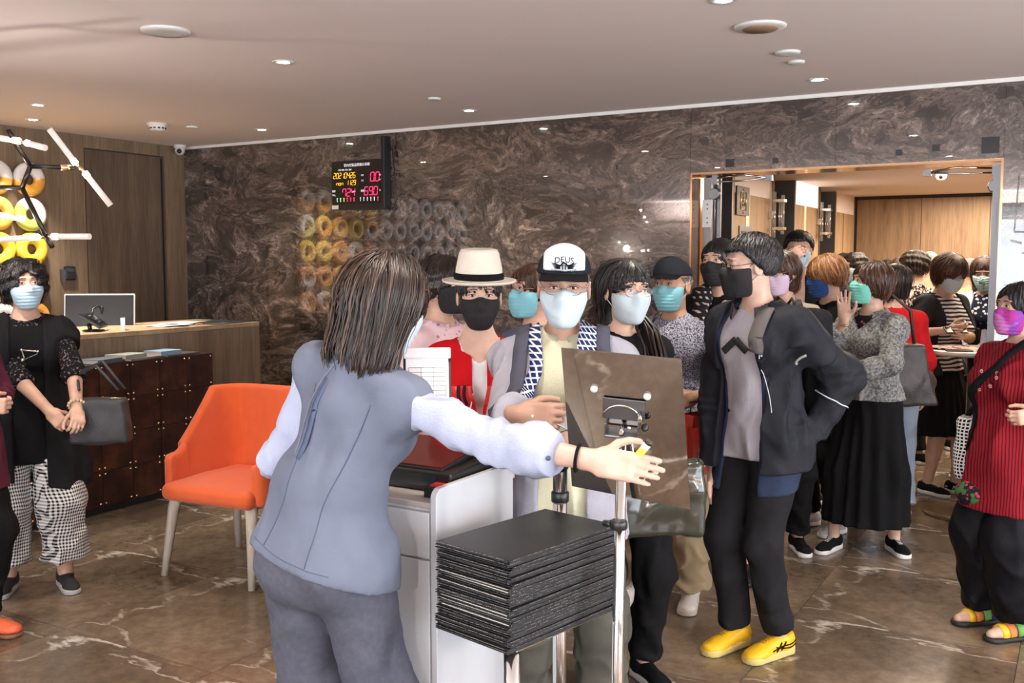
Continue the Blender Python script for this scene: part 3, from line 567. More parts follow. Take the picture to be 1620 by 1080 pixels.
class Person:
    """a posed figure; local frame: x = its right, y = the way it faces, z up; root Empty stands on the floor"""
    def __init__(s, label, pos, face, h=1.65, sex='f', lean=(0, 0), twist=0, head=(0, 0, 0), armR=None, armL=None, feet=None, bulk=1., lod=1, ls=1.,
                 skin=(.50, .30, .21), skin_key='a', group=None, pel=(0, 0), hdf=0., hs=1., shz=0):
        s.name = 'person'; s.lod = lod; s.sex = sex; s.k = k = h/1.7; s.h = h; s.bulk = bulk; s.hs = hs*k**.5
        # face = world direction (camera-frame right, away) the chest points to
        d = nrm(_rt*face[0]+_fw*face[1]); s.yaw = math.atan2(-d[0], d[1]); pos = np.array(pos, float); s.pos = np.array((pos[0], pos[1], 0.))
        s.root = thing('person', label, 'person', tuple(s.pos), s.yaw, group)
        c, q = math.cos(s.yaw), math.sin(s.yaw); s.M = np.array(((c, q, 0), (-q, c, 0), (0, 0, 1.)))   # world->local
        s.skin = skin_mat(skin_key, skin)
        fwd, side = R(lean[0]), R(lean[1])
        def rot(f, sd, tw): return np.array(Matrix.Rotation(tw, 3, 'Z')@Matrix.Rotation(sd, 3, 'Y')@Matrix.Rotation(-f, 3, 'X'))
        Rp, Rt = rot(fwd*.35, side*.4, 0), rot(fwd, side, R(twist)); s.Rt = Rt
        J = s.J = {}
        J['pel'] = np.array((pel[0], pel[1], .93*k)); J['waist'] = J['pel']+Rp@np.array((0, .0, .13*k)); J['chest'] = J['waist']+Rt@np.array((0, .005, .22*k)); J['nb'] = J['chest']+Rt@np.array((0, -.02, .15*k))
        sw = (.150 if sex == 'f' else .172)*k*(.5+.5*bulk)
        for sg, n in ((1, 'R'), (-1, 'L')):
            J['sh'+n] = J['chest']+Rt@np.array((sg*sw, -.01, (.082+shz)*k)); J['hip'+n] = J['pel']+np.array((sg*.088*k, 0, -.03*k))
            ft = (feet or {}).get(n, (sg*.11*k, 0, sg*-8))     # x, y, toe angle
            J['an'+n] = np.array((ft[0], ft[1], .085*k)); J['toe'+n] = R(ft[2])
            mid = (J['hip'+n]+J['an'+n])/2; dv = J['hip'+n]-J['an'+n]; ln = np.linalg.norm(dv); l1, l2 = .43*k, .41*k
            bend = math.sqrt(max(.0004, ((l1+l2)/2)**2-(ln/2)**2)) if ln < l1+l2 else .015
            toe = np.array((-math.sin(J['toe'+n]), math.cos(J['toe'+n]), 0)); J['kn'+n] = mid+toe*min(bend, .3)
        hy, hp, hr = [R(x) for x in head]
        s.Rh = np.array(Matrix.Rotation(hy, 3, 'Z')@Matrix.Rotation(hp, 3, 'X')@Matrix.Rotation(hr, 3, 'Y'))   # yaw left+, pitch up+
        up = s.Rh@np.array((0, .15, 1.)); J['head'] = J['nb']+nrm(.5*nrm(up)+.5*Rt[:, 2]+np.array((0, .12+hdf, 0)))*.174*s.hs
        for n, a, sg in (('R', armR, 1), ('L', armL, -1)):
            a = dict(a or {}); sh = J['sh'+n]; l1, l2 = .285*k*ls, .245*k*ls
            t = a.get('w'); 
            if t is None: t = J['sh'+n]+Rt@np.array((sg*.07, .06, -.50))*k
            elif a.get('loc'): t = np.array(t, float)*1.
            else: t = s.M@(np.array(t, float)-s.pos)
            pole = nrm(a.get('e', (sg*.4, -1, -.3))); v = t-sh; D = np.linalg.norm(v); 
            if D > (l1+l2)*.995:
                st = min(1.12, D/(l1+l2)/.995); l1 *= st; l2 *= st
            D = min(D, (l1+l2)*.995); v = nrm(v); t = sh+v*D
            x = (l1*l1-l2*l2+D*D)/(2*D); hgt = math.sqrt(max(l1*l1-x*x, 1e-5)); pp = nrm(pole-v*(pole@v)); J['el'+n] = sh+v*x+pp*hgt; J['wr'+n] = t
            hd = nrm(a['dir']) if 'dir' in a else nrm(t-J['el'+n]); bk = np.array(a.get('back', (sg*1., .2, .0))); bk = nrm(bk-hd*(bk@hd))
            s.__dict__['hand'+n] = (t, hd, bk, np.cross(bk, hd)*sg, a.get('pose', 'relax'), a.get('hs', 1.))
        s.parts = {}
    # ---------------- anatomy fields
    def folds(s, P, fs, seed, st):
        n = wob(P, fs*.62, seed, 4, stretch=st); m = wob(P, fs*.40, seed+9, 4, stretch=st); j = wob(P, fs*1.15, seed+5, 3, stretch=st)
        return m*1.0-1.9*np.exp(-2.8*np.sqrt(n*n+.02))-1.0*np.exp(-3*np.sqrt(j*j+.03))*np.clip(m*2+.6, 0, 1)+1.1
    def trunk(s, P, off=0, lo=True):
        J, k, b, Fv = s.J, s.k, s.bulk, s.Rt[:, 1]
        hw, ww, cw = (.155, .122, .132) if s.sex == 'f' else (.15, .14, .16)
        d = erc(P, J['waist'], J['chest'], ww*k*b+off, cw*k*b+off, Fv, .74)
        d = smin(d, erc(P, J['pel']-A(0, 0, .02*k), J['waist'], hw*k*b+off, ww*k*b+off, A(0, 1, 0), .76), .05)
        d = smin(d, rc(P, J['shL'], J['shR'], .048*k+off, .048*k+off), .06)
        for n in 'RL': d = smin(d, rc(P, J['nb']-s.Rt[:, 2]*.012, J['sh'+n]-s.Rt[:, 2]*.008, .036*k+off*.7, .040*k+off*.8), .05)
        d = smin(d, rc(P, J['chest']+s.Rt[:, 2]*.06*k, J['nb'], .085*k+off*.6, .055*k+off*.5), .06)
        for sg in (1, -1):
            if s.sex == 'f': d = smin(d, ell(P, J['chest']+s.Rt@A(sg*.068, .075, -.015)*k*b, A(.06, .055, .06)*k*b+off), .05)
            else: d = smin(d, ell(P, J['chest']+s.Rt@A(sg*.075, .06, .02)*k*b, A(.08, .05, .06)*k*b+off), .05)
            d = smin(d, ell(P, J['pel']+A(sg*.07, -.055, -.05)*k*b, A(.085, .08, .09)*k*b+off), .05)
        return d
    def neck(s, P): return rc(P, s.J['nb']-s.Rt[:, 2]*.02, s.J['head']+s.Rh@A(0, -.022, -.05)*s.hs, .058*s.k, .052*s.hs)
    def arm(s, P, n, off=0, upto=2., cut=True, flare=0, puff=0):
        J, k = s.J, s.k*(.92 if s.sex == 'f' else 1.05)*(.6+.4*s.bulk); sh, el, wr = J['sh'+n], J['el'+n], J['wr'+n]
        if upto <= 1:
            e = sh+(el-sh)*upto; d = rc(P, sh, e, .052*k+off, .045*k+off+flare)
            if cut: d = smax(d, (P-e.astype(f4))@nrm(e-sh).astype(f4), .008)
            return d
        d = rc(P, sh, el, .052*k+off, .042*k+off*1.0+puff*.5); e = el+(wr-el)*(upto-1); t = min(upto-1, 1)
        d2 = rc(P, el, e, .041*k+off+puff*.5, (.041-.015*t)*k+off+flare)
        if puff: d2 = smin(d2, ell(P, el+(e-el)*.6, A(.05, .05, .05)*k+puff), .05)
        if cut: d2 = smax(d2, (P-e.astype(f4))@nrm(wr-el).astype(f4), .008)
        o = smin(d, d2, .03)
        if off: v = nrm(wr-sh).astype(f4); t = (P-el.astype(f4))@v; o = o+.0028*np.sin(t*150+np.sin(P[:, 2]*40)*1.5)*np.exp(-(t/.09)**2)
        return o
    def hand(s, P, n):
        o, d, b, t, pose, hsc = s.__dict__['hand'+n]; q = s.k*(.93 if s.sex == 'f' else 1.03)*hsc; o = np.array(o)+d*.008
        M = np.stack([t, d, b], 1)
        f = rbox(P, o+d*.048*q, A(.039*q, .048*q, .0145*q), .013*q, M); f = smin(f, rc(P, o-d*.03*q, o+d*.02*q, .025*q, .022*q), .02)
        C = {'relax': (.35, .45, .3), 'flat': (.06, .08, .05), 'grip': (1.1, 1.35, .9), 'half': (.75, .8, .4), 'point': (.2, .2, .1)}[pose]
        for i, ln in enumerate((.072, .08, .074, .058)):
            p = o+d*(.09-.004*abs(i-1))*q+t*(.029-.0195*i)*q; a = 0; sp = (1.5-i)*(.10 if pose == 'flat' else .03); r = (.0092, .0092, .0088, .0078)[i]*q
            for j, fr in enumerate((.45, .30, .25)):
                a += C[j]*(1+.12*i if pose == 'relax' else 1); dr = nrm(d*math.cos(a)+t*sp-b*math.sin(a)); p2 = p+dr*ln*fr*q
                f = smin(f, rc(P, p, p2, r*(1-.06*j), r*(1-.06*(j+1))), .006 if j == 0 else .003); p = p2
        g = 1 if pose in ('grip', 'half') else 0; p = o+d*.018*q+t*.026*q-b*.006*q
        for j, (ln, r) in enumerate(((.042, .0125), (.031, .0105), (.025, .0092))):
            dr = nrm(d*(.62+.25*j)+t*(.75-.32*j-.25*g)-b*(.2+.45*g)); p2 = p+dr*ln*q; f = smin(f, rc(P, p, p2, r*q, r*.93*q), .010 if j == 0 else .003); p = p2
        return f
    def legs(s, P, off=0, wide=0, upto=1.0, hem=None, calf=True):
        J, k, b = s.J, s.k, s.bulk; d = None
        for n in 'RL':
            hp, kn, an = J['hip'+n], J['kn'+n], J['an'+n]; e = kn+(an-kn)*upto
            x = smin(rc(P, hp, kn, .09*k*b+off, .056*k*b+off+wide*.5), rc(P, kn, e, .056*k*b+off+wide*.5, .036*k*b+off+wide), .04)
            if calf and not wide: x = smin(x, rc(P, kn+(an-kn)*.15+A(0, -.02, 0), kn+(an-kn)*.5+A(0, -.015, 0), .045*k*b+off, .04*k*b+off), .04)
            if hem is not None: x = smax(x, (P-e.astype(f4))@nrm(an-kn).astype(f4), .008)
            d = x if d is None else smin(d, x, .012)
        return d
    def sm(s, off, arms=True):
        def f(P):
            d = s.trunk(P, off)
            if arms:
                for n in 'RL': d = smin(d, s.arm(P, n, off*.85, cut=False), .04)
            return d
        return f
    def hq(s, P): return ((P-s.J['head'].astype(f4))@s.Rh.astype(f4))/f4(s.hs)
    def headq(s, q):
        d = smin(ell(q, (0, -.014, .036), (.076, .094, .084)), ell(q, (0, .022, -.032), (.060, .066, .078)), .03)
        d = smin(d, ell(q, (0, .060, -.086), (.026, .024, .02)), .03)
        x = q.copy(); x[:, 0] = np.abs(x[:, 0])
        d = smin(d, ell(x, (.037, .056, -.018), (.026, .025, .028)), .03); d = smin(d, ell(x, (.022, .076, .043), (.028, .014, .009)), .015)
        d = smax(d, -ell(x, (.031, .102, .021), (.019, .018, .0125)), .014); d = smin(d, ell(x, (.031, .0735, .0195), (.0165, .013, .0115)), .006)
        d = smin(d, rc(q, (0, .080, .028), (0, .103, -.014), .006, .0105), .012); d = smin(d, ell(x, (.010, .093, -.02), (.009, .010, .008)), .008)
        d = smin(d, ell(q, (0, .083, -.047), (.023, .011, .0055)), .006); d = smin(d, ell(q, (0, .081, -.057), (.019, .011, .006)), .006)
        ear = smax(ell(x, (.080, -.010, .002), (.0085, .020, .032)), -ell(x, (.089, -.006, .004), (.006, .011, .019)), .006); d = smin(d, ear, .008)
        return d*.9
    def headf(s, P): return s.headq(s.hq(P))*s.hs
    def bb(s, pts, m):
        p = np.array(pts); return p.min(0)-m, p.max(0)+m
    def body(s):
        J = s.J; lod = s.lod; boxes = []
        def f0(P):
            d = smin(s.trunk(P), s.neck(P), .03); d = smin(d, s.arm(P, 'R', cut=False), .03); d = smin(d, s.arm(P, 'L', cut=False), .03); d = smin(d, s.legs(P), .03)
            for n in 'RL': 
                a = J['an'+n]; t = J['toe'+n]; tv = A(-math.sin(t), math.cos(t), 0); d = smin(d, rc(P, a-A(0, 0, .03), a+tv*.11-A(0, 0, .05), .03, .022), .02)
            return d+.001
        parts = [snet(f0, *s.bb([v for k_, v in J.items() if not k_.startswith('toe') and k_ != 'head'], .2), .012 if lod == 1 else .018)]
        def f1(P): return smin(s.headf(P), s.neck(P), .02)
        H = J['head']; parts.append(snet(f1, H-A(.12, .13, .17), H+A(.12, .13, .15), .0048 if lod == 1 else .007))
        if lod == 1:
            fc = H+s.Rh@A(0, .07, .01)*s.hs; 
            parts[-1] = snet(f1, H-A(.12, .14, .17), H+A(.12, .14, .15), .0036)
        for n in 'RL':
            if s.__dict__.get('hide'+n): continue
            def f2(P, n=n): return smin(s.hand(P, n), s.arm(P, n, cut=False), .012)
            o, d = s.__dict__['hand'+n][:2]; sz = .13
            parts.append(snet(f2, *s.bb([o-d*.02, o+d*.09, (o*2+J['el'+n])/3], sz*.75), .0042 if lod == 1 else .006))
        o = link('body', np_mesh('body', parts), s.skin, s.root); s.parts['body'] = o
        s.eyes(); return s
    def hw(s, p): return s.J['head']+s.Rh@(np.array(p, float)*s.hs)
    def eyes(s, brow=(.03, .02, .015)):
        we = mat('eye_white', (.72, .68, .64), .25); ir = mat('eye_iris', (.02, .012, .008), .1); br = mat('eyebrow_hair', brow, .8); ld = mat('eyelash', (.02, .012, .01), .7)
        for sg in (1, -1):
            e = MB().ball(s.hw((sg*.031, .0785, .0195)), (np.array((.0125, .0105, .0052))*s.hs), 12, s.Rh).build('eye', we, s.root)
            MB().ball(s.hw((sg*.0305, .0865, .0195)), np.array((.0052, .0035, .0052))*s.hs, 10, s.Rh).build('iris', ir, e)
            MB().tube([s.hw((sg*(.031+x), .0905-abs(x)*.35-max(0, x)*.1, .0243-x*x*22)) for x in np.linspace(-.0125, .0145, 8)], .0013*s.hs, 5).build('eyelid', ld, e)
            if s.lod < 3:
                P = np.array([s.hw((sg*(.030+x), .095, .0405+.004*math.cos((x+.002)*90)-max(0, x)*.15)) for x in np.linspace(-.018, .021, 8)])
                f = lambda P: s.headf(P); P = proj(f, P, .0008)
                MB().tube(list(P), [.0022*s.hs]*5+[.0018, .0014, .0008], 6).build('eyebrow', br, s.root)
    def face_shift(s): pass
    def mask(s, m, kind='pleat', loops=(.75, .75, .75), edge=None):
        def f(P):
            q = s.hq(P); d = smin(s.headq(q)-.006, ell(q, (0, .052, -.05), (.043, .054, .058)), .035)
            if kind == 'pleat': d = d+.0013*np.sin(q[:, 2]*2*math.pi/.0165)*(np.abs(q[:, 0]) < .055)
            if kind == 'point': d = smin(d, rc(q, (0, .105, -.005), (0, .098, -.09), .008, .008), .03)
            ax = np.abs(q[:, 0]); top = q[:, 2]-(.004+.011*np.exp(-(q[:, 0]/.022)**2)+.10*np.maximum(0, ax-.05)*0)
            d = smax(d, top, .006); bot = -(q[:, 2]+.112-.35*np.maximum(0, ax-.03)); d = smax(d, bot, .006)
            d = smax(d, -(q[:, 1]-.018-.1*q[:, 2]), .006); return d*s.hs*.85
        H = s.J['head']; o = sdf_obj('face_mask', f, [(H-A(.12, .14, .16), H+A(.12, .14, .08), .0036 if s.lod == 1 else .0055)], m, s.root)
        lm = mat('ear_loop_%d' % int(loops[0]*100), loops, .7)
        for sg in (1, -1):
            pts = [s.hw((sg*x, y, z)) for x, y, z in ((.060, .030, .001), (.078, .012, .020), (.0855, -.012, .028), (.083, -.024, .008), (.080, -.012, -.018), (.066, .022, -.05))]
            MB().tube(pts, .0013, 5).build('ear_loop', lm, o)
        return o
    def glasses(s, m, kind='wire'):
        g = MB()
        for sg in (1, -1):
            ring = [s.hw((sg*.033+.024*math.cos(a)*1.05, .099-.0035*abs(math.cos(a)), .014+.0165*math.sin(a)*(1 if kind == 'wire' else 1.05))) for a in np.linspace(0, 2*math.pi, 25)]
            g.tube(ring, .0011 if kind == 'wire' else .002, 6, cap=False)
            g.tube([s.hw((sg*.057, .096, .018)), s.hw((sg*.075, .06, .018)), s.hw((sg*.082, -.005, .022)), s.hw((sg*.083, -.03, .005))], .0014, 6)
        g.tube([s.hw((-.010, .099, .017)), s.hw((0, .104, .02)), s.hw((.010, .099, .017))], .0012, 6)
        o = g.build('glasses', m, s.root); lens = M_lens
        for sg in (1, -1):
            c = s.hw((sg*.033, .098, .014)); q = MB(); n = 20; V = [c+s.Rh@(np.array((.0245*math.cos(a), 0, .0163*math.sin(a)))*s.hs) for a in np.linspace(0, 2*math.pi, n, endpoint=False)]
            V2 = [v+s.Rh@A(0, .0012, 0) for v in V]; q.add(V+V2, [tuple(range(n)), tuple(range(n, 2*n))[::-1]]+[(i, n+i, n+(i+1) % n, (i+1) % n) for i in range(n)]); q.build('lens', lens, o)
        return o
    # ---------------- hair
    def hair(s, m, style='bob', zb=-.10, vol=0., fringe=.074, opn=0., n=900, ln=.16, seed=1, part=0., frizz=.002, width=.0035, wave=0., back=0., cut=None, flat_in=.0, cap_only=False, side=0., ztop=9):
        hs = s.hs
        def fq(q):
            d = ell(q, (0, -.016, .040), (.086+vol, .106+vol, .090+vol))
            if style == 'short':
                zc = (cut if cut is not None else -.035)+np.clip((q[:, 1]+.045)*1.15, 0, .11); d = smax(d, zc-q[:, 2], .014)
            else:
                d = smin(d, erc(q, (0, -.030-back, .02), (0, -.035-back, zb+.06), .080+vol+side, .074+vol+side, (0, 1, 0), .92), .045); d = smax(d, zb-q[:, 2]+.15*q[:, 1], .02)
            fo = ell(q, (0, .130, fringe-.125), (.066+opn, .112, .125)); fo = np.minimum(fo, ell(q, (0, .14, fringe-.20), (.060+opn, .10, .14)))
            d = smax(d, -fo, .010)
            if ztop < 1: d = smax(d, q[:, 2]-ztop, .004)
            g = np.arctan2(q[:, 0], -q[:, 1]+.0)*26; d = d+.0014*np.sin(g+6*np.sin(q[:, 2]*25))+wave*.006*np.sin(q[:, 2]*110+q[:, 0]*60)
            if wave: d = d-.0045*wave*wob(q, 120, seed)
            return d*.85
        s.hairq = fq
        def f(P): return fq(s.hq(P))*hs
        H = s.J['head']; z0 = min(zb, -.06)
        cr = np.array([(x, y, z) for x in (-.14, .14) for y in (-.19, .14) for z in (z0-.03, .17)]); cr = H+(cr@s.Rh.T)*hs
        v, qd = snet(f, cr.min(0), cr.max(0), .0055 if s.lod == 1 else .0075)
        V = [v]; Fq = [qd]; T = [np.full(len(v), .3)+.25*wob(((v-H)@s.Rh).astype(f4), 60, seed, stretch=(1, 1, .2))*.5]; nv = len(v)
        n = int(n*(1 if s.lod == 1 else .45)); rg = np.random.RandomState(seed)
        if not cap_only and n:
            th = rg.rand(n)*6.283; ph = np.arccos(1-rg.rand(n)*1.35); q = np.stack([.086*np.sin(ph)*np.cos(th), -.016+.105*np.sin(ph)*np.sin(th), .04+.09*np.cos(ph)], 1).astype(f4)
            if ztop < 1: q[:, 2] = np.minimum(q[:, 2], ztop-.01)
            lift = (rg.rand(n)*.0045+.0003).astype(f4); q = proj(fq, q, 0); ok = (np.abs(fq(q)) < .004) & (q[:, 2] > z0-.02); q = q[ok]; lift = lift[ok]; th = th[ok]; n = len(q)
            steps = 9; st = ln/steps; Q = [q+0]; px = (q[:, 0]-part)
            for i in range(steps):
                G = grad(fq, q); G /= np.linalg.norm(G, axis=1)[:, None]+1e-6
                if style == 'short': dv = np.stack([.5*np.sign(px)*np.abs(px/.05)**.5, .55+0*px, -.9+0*px], 1) if cut is None or cut > -.2 else 0
                else: dv = np.stack([.9*np.tanh(px/.02)*np.exp(-i*.35), np.where(q[:, 1] > .02, .5, -.35)*np.exp(-i*.3), -1+0*px], 1)
                dv = dv+rg.normal(size=(n, 3))*frizz*60*.2; dv = dv-(dv*G).sum(1)[:, None]*G; dv /= np.linalg.norm(dv, axis=1)[:, None]+1e-6
                q2 = (q+dv*st*(.8+.4*rg.rand(n))[:, None]).astype(f4); a = fq(q2); bad = a > (.016 if style == 'short' else .006); q3 = proj(fq, q2, 0, 2)+G.astype(f4)*lift[:, None]; stop = bad & ((q[:, 1] > .0) | (style == 'short')); q = np.where(bad[:, None], np.where(stop[:, None], q, q2+0), q3).astype(f4)
                q = q+(rg.normal(size=(n, 3))*frizz*.5).astype(f4); Q.append(q+0)
            Q = np.stack(Q, 1); Wd = H+(Q@s.Rh.T)*hs; T_ = np.gradient(Wd, axis=1)
            G = grad(fq, Q.reshape(-1, 3).astype(f4)).reshape(Q.shape)@s.Rh.T; S_ = np.cross(T_, G); S_ /= np.linalg.norm(S_, axis=2)[:, :, None]+1e-9
            k = steps+1; wd = width*hs*np.sin(np.linspace(.25, 1, k)*math.pi*.93)[None, :, None]*(.6+.8*rg.rand(n))[:, None, None]
            G /= np.linalg.norm(G, axis=2)[:, :, None]+1e-9
            a, b, c = Wd-S_*wd/2, Wd+S_*wd/2, Wd+G*.0012
            VV = np.stack([a, c, b], 2).reshape(-1, 3); base = nv+(np.arange(n)[:, None]*k+np.arange(k-1)[None])*3
            for o_ in (0, 1): Fq.append(np.stack([base+o_, base+o_+1, base+o_+4, base+o_+3], -1).reshape(-1, 4))
            V.append(VV); T.append(np.repeat(np.clip(rg.rand(n)**1.6, 0, 1), k*3))
        me = np_mesh('hair', [(np.concatenate(V), np.concatenate(Fq))])
        at = me.attributes.new('tone', 'FLOAT', 'POINT'); t = np.concatenate(T); 
        if len(at.data) == len(t): at.data.foreach_set('value', t.astype(f4))
        o = link('hair', me, m, s.root); s.parts['hair'] = o; return o
    # ---------------- clothes
    def tq(s, P): return (P-s.J['pel'].astype(f4))@s.Rt.astype(f4)
    def top(s, name, m, off=.014, sl=2., hem=-.08, neck=.062, vneck=0., openf=0., fold=.0055, seed=3, flare=0., collar=0, sflare=.004, puff=0., slant=0., tuck=False, fs=70, openx=0, shoulder=0, low=None, neckz=0.02, close_at=None):
        J, k = s.J, s.k
        def f(P):
            d = s.trunk(P, off); q = s.tq(P)
            if flare: 
                fl = erc(P, J['waist'], J['pel']+A(0, 0, hem*k), .14*k*s.bulk+off, .17*k*s.bulk+off+flare, A(0, 1, 0), .78); d = smin(d, fl, .04)
            if hem < .05: d = smin(d, erc(P, J['pel']-A(0, 0, .02*k), J['waist'], (.155 if s.sex == 'f' else .15)*k*s.bulk+off+.014, .122*k*s.bulk+off+.006, A(0, 1, 0), .80), .03)
            if hem < -.04: d = smin(d, s.legs(P, off+.012), .03)
            if low is not None: 
                d = smin(d, erc(P, J['pel'], J['pel']+A(0, 0, hem*k), .165*k*s.bulk+off, low, A(0, 1, 0), .75), .03)
            if sl > 0:
                for n in 'RL': d = smin(d, s.arm(P, n, off*.85+shoulder, sl, flare=sflare, puff=puff), .028)
            d = d+fold*1.35*s.folds(P, fs*.78, seed, (1, 1, .55))*np.clip(.35+1.2*np.abs(np.sin(P[:, 2]*5+seed)), 0, 1)
            hz = q[:, 2]-hem*k-slant*q[:, 0]
            if hem < -.25 or low is not None: hz = P[:, 2]-(J['pel'][2]+hem*k)-slant*P[:, 0]
            d = smax(d, -hz, .006)
            nb = J['nb']; T = s.Rt
            nk = rc(P, nb+T@A(0, .012, neckz), nb+T@A(0, .03, .2), neck, neck+.02)
            if vneck: nk = smin(nk, erc(P, nb+T@A(0, .08, .0), nb+T@A(0, .13, -vneck), neck*.9, .006, T[:, 0], 1.), .02)
            d = smax(d, -nk, .006)
            if openf:
                yy = q[:, 1]; wv = openf*(1 if close_at is None else np.clip((q[:, 2]-close_at)/.15, 0, 1))
                d = smax(d, -np.maximum(np.abs(q[:, 0]-openx)-wv, -yy+.03), .008)
            return d
        z0 = J['pel'][2]+min(hem, 0)*k-.03
        pts = [J['pel'], J['waist'], J['chest'], J['nb'], J['shL'], J['shR']]
        if sl > 0: pts += [J['elL'], J['elR']]
        if sl > 1: pts += [J['wrL'], J['wrR']]
        lo, hi = s.bb(pts, .17); lo[2] = min(z0, lo[2]+.05) if hem < -.05 else lo[2]
        lo[2] = min(lo[2], z0)
        if low: lo[:2] -= .1; hi[:2] += .1
        h = .0078 if s.lod == 1 else .013
        s.fields = getattr(s, 'fields', {}); s.fields[name] = f
        return sdf_obj(name, f, [(lo, hi, h)], m, s.root)
    def collar(s, m, name='collar', r=.062, w=.028, gap=.35, parent=None, tilt=.02):
        J = s.J; nb = J['nb']; T = s.Rt; V = []; F = []; n = 26
        for i in range(n):
            a = gap+(2*math.pi-2*gap)*i/(n-1); x, y = math.sin(a), math.cos(a)
            fr = max(0, y)
            for j, (rr, z) in enumerate(((r, .030), (r+.006, .036), (r+.018, .012-.03*fr), (r+.020, .004-.045*fr), (r+.012, .0-.03*fr), (r-.004, .004))): V.append(nb+T@np.array((x*rr, y*rr*.95+.012, z+tilt-.02-fr*.02)))
        for i in range(n-1):
            for j in range(5): F.append((i*6+j, i*6+j+1, (i+1)*6+j+1, (i+1)*6+j))
            F.append((i*6+5, i*6, (i+1)*6, (i+1)*6+5))
        F.append(tuple(range(6))); F.append(tuple((n-1)*6+j for j in range(6))[::-1])
        return MB().add(V, F, True).build(name, m, parent or s.root)
    def trousers(s, m, off=.014, wide=.02, upto=.93, waist=.10, fold=.0065, seed=5, name='trousers', fs=60, crease=0):
        J, k = s.J, s.k
        def f(P):
            d = smin(s.legs(P, off, wide, upto, hem=True, calf=False), smax(s.trunk(P, off*.8), P[:, 2]-(J['pel'][2]+waist*k), .006), .03)
            low = np.clip((J['pel'][2]-.1-P[:, 2])*3, .3, 1.0); d = d+fold*1.3*low*s.folds(P, fs*.9, seed, (.8, .8, .9))
            return smax(d, P[:, 2]-(J['pel'][2]+waist*k), .006)
        pts = [J['pel']+A(0, 0, waist*k), J['hipL'], J['hipR'], J['knL'], J['knR'], J['anL'], J['anR']]
        lo, hi = s.bb(pts, .12+wide); hi[2] = J['pel'][2]+waist*k+.02; lo[2] = max(lo[2]+.05, .01); s.fields = getattr(s, 'fields', {}); s.fields[name] = f
        lo[:2] -= .07; hi[:2] += .07
        return sdf_obj(name, f, [(lo, hi, .0085 if s.lod == 1 else .014)], m, s.root)
    def skirt(s, m, zlow=.45, r=.24, pleat=.006, waist=.10, name='skirt', npl=18, seed=2):
        J, k = s.J, s.k; zl = zlow
        def f(P):
            d = erc(P, J['waist'], np.array((J['pel'][0], J['pel'][1], zl)), .14*k*s.bulk, r, A(0, 1, 0), .88); d = smin(smin(d, s.trunk(P, .016), .03), s.legs(P, .014), .05)
            an = np.arctan2(P[:, 0]-J['pel'][0], P[:, 1]-J['pel'][1]); d = d+pleat*np.sin(an*npl+np.sin(an*3))*np.clip((J['pel'][2]-P[:, 2])*3, 0, 1)
            d = smax(d, zl-P[:, 2], .006); return smax(d, P[:, 2]-(J['pel'][2]+waist*k), .006)
        lo = J['pel']-A(r+.06, r+.06, 0); hi = J['pel']+A(r+.06, r+.06, waist*k+.02); lo[2] = zl-.02
        return sdf_obj(name, f, [(lo, hi, .009 if s.lod == 1 else .014)], m, s.root)
    def shoes(s, up, sole=None, kind='sneaker', lace=None, only='RL', sc=1.):
        sole = sole or mat('white_sole', (.75, .73, .70), .6); out = []
        for n in only:
            a = s.J['an'+n]; t = s.J['toe'+n]; M = np.array(((math.cos(t), -math.sin(t), 0), (math.sin(t), math.cos(t), 0), (0, 0, 1.))); z0 = a[2]-.085*s.k
            o0 = np.array((a[0], a[1], z0)); g = s.k*sc*(.98 if s.sex == 'f' else 1.08)
            def loc(P): return ((P-o0.astype(f4))@M.astype(f4))/f4(g)
            def fu(P):
                q = loc(P); d = smin(ell(q, (0, -.035, .045), (.036, .046, .048)), rc(q, (0, 0, .055), (0, .10, .032), .040, .034), .03)
                d = smin(d, ell(q, (0, .135, .028), (.043, .055, .030)), .03)
                top = .13 if kind == 'boot' else .085
                if kind != 'flat': d = smin(d, rc(q, (0, -.018, .06), (0, -.022, top), .037, .036), .025)
                d = smax(d, q[:, 2]-(.16 if kind == 'boot' else .088), .006)
                if kind in ('flat',): d = smax(d, -smax(ell(q, (0, .01, .09), (.033, .075, .055)), -q[:, 2], .01), .004)
                return smax(d, .02-q[:, 2], .004)*g
            def fs_(P):
                q = loc(P); d2 = rc(q*A(1, 1, 0), (0, -.034, 0), (.002, .145, 0), .041, .046); th = .030 if kind != 'flat' else .02
                return smax(smax(d2, q[:, 2]-th-.006*(q[:, 1] < -.02), .008), -q[:, 2]+.0005, .004)*g
            c = o0+M@A(0, .05, .06)*g; h = .0055 if s.lod == 1 else .009
            sh = sdf_obj('shoe', fu, [(c-.19, c+.19, h)], up, s.root)
            sdf_obj('sole', fs_, [(c-A(.19, .19, .1), c+A(.19, .19, 0), h)], sole, sh)
            s.__dict__['shoe'+n] = (o0, M, g, fu, sh)
            if lace:
                for i in range(5):
                    y = .035+.016*i; pts = proj(fu, np.array([o0+M@A(x, y+.006*(1 if j % 2 else 0), .1)*g for j, x in enumerate(np.linspace(-.022, .022, 7))]), .001); MB().tube(list(pts), .0024, 6).build('lace', lace, sh)
            out.append(sh)
        return out
    def W(s, p): return s.M.T@np.array(p, float)+s.pos      # local -> world
    def L(s, p): return s.M@(np.array(p, float)-s.pos)      # world -> local
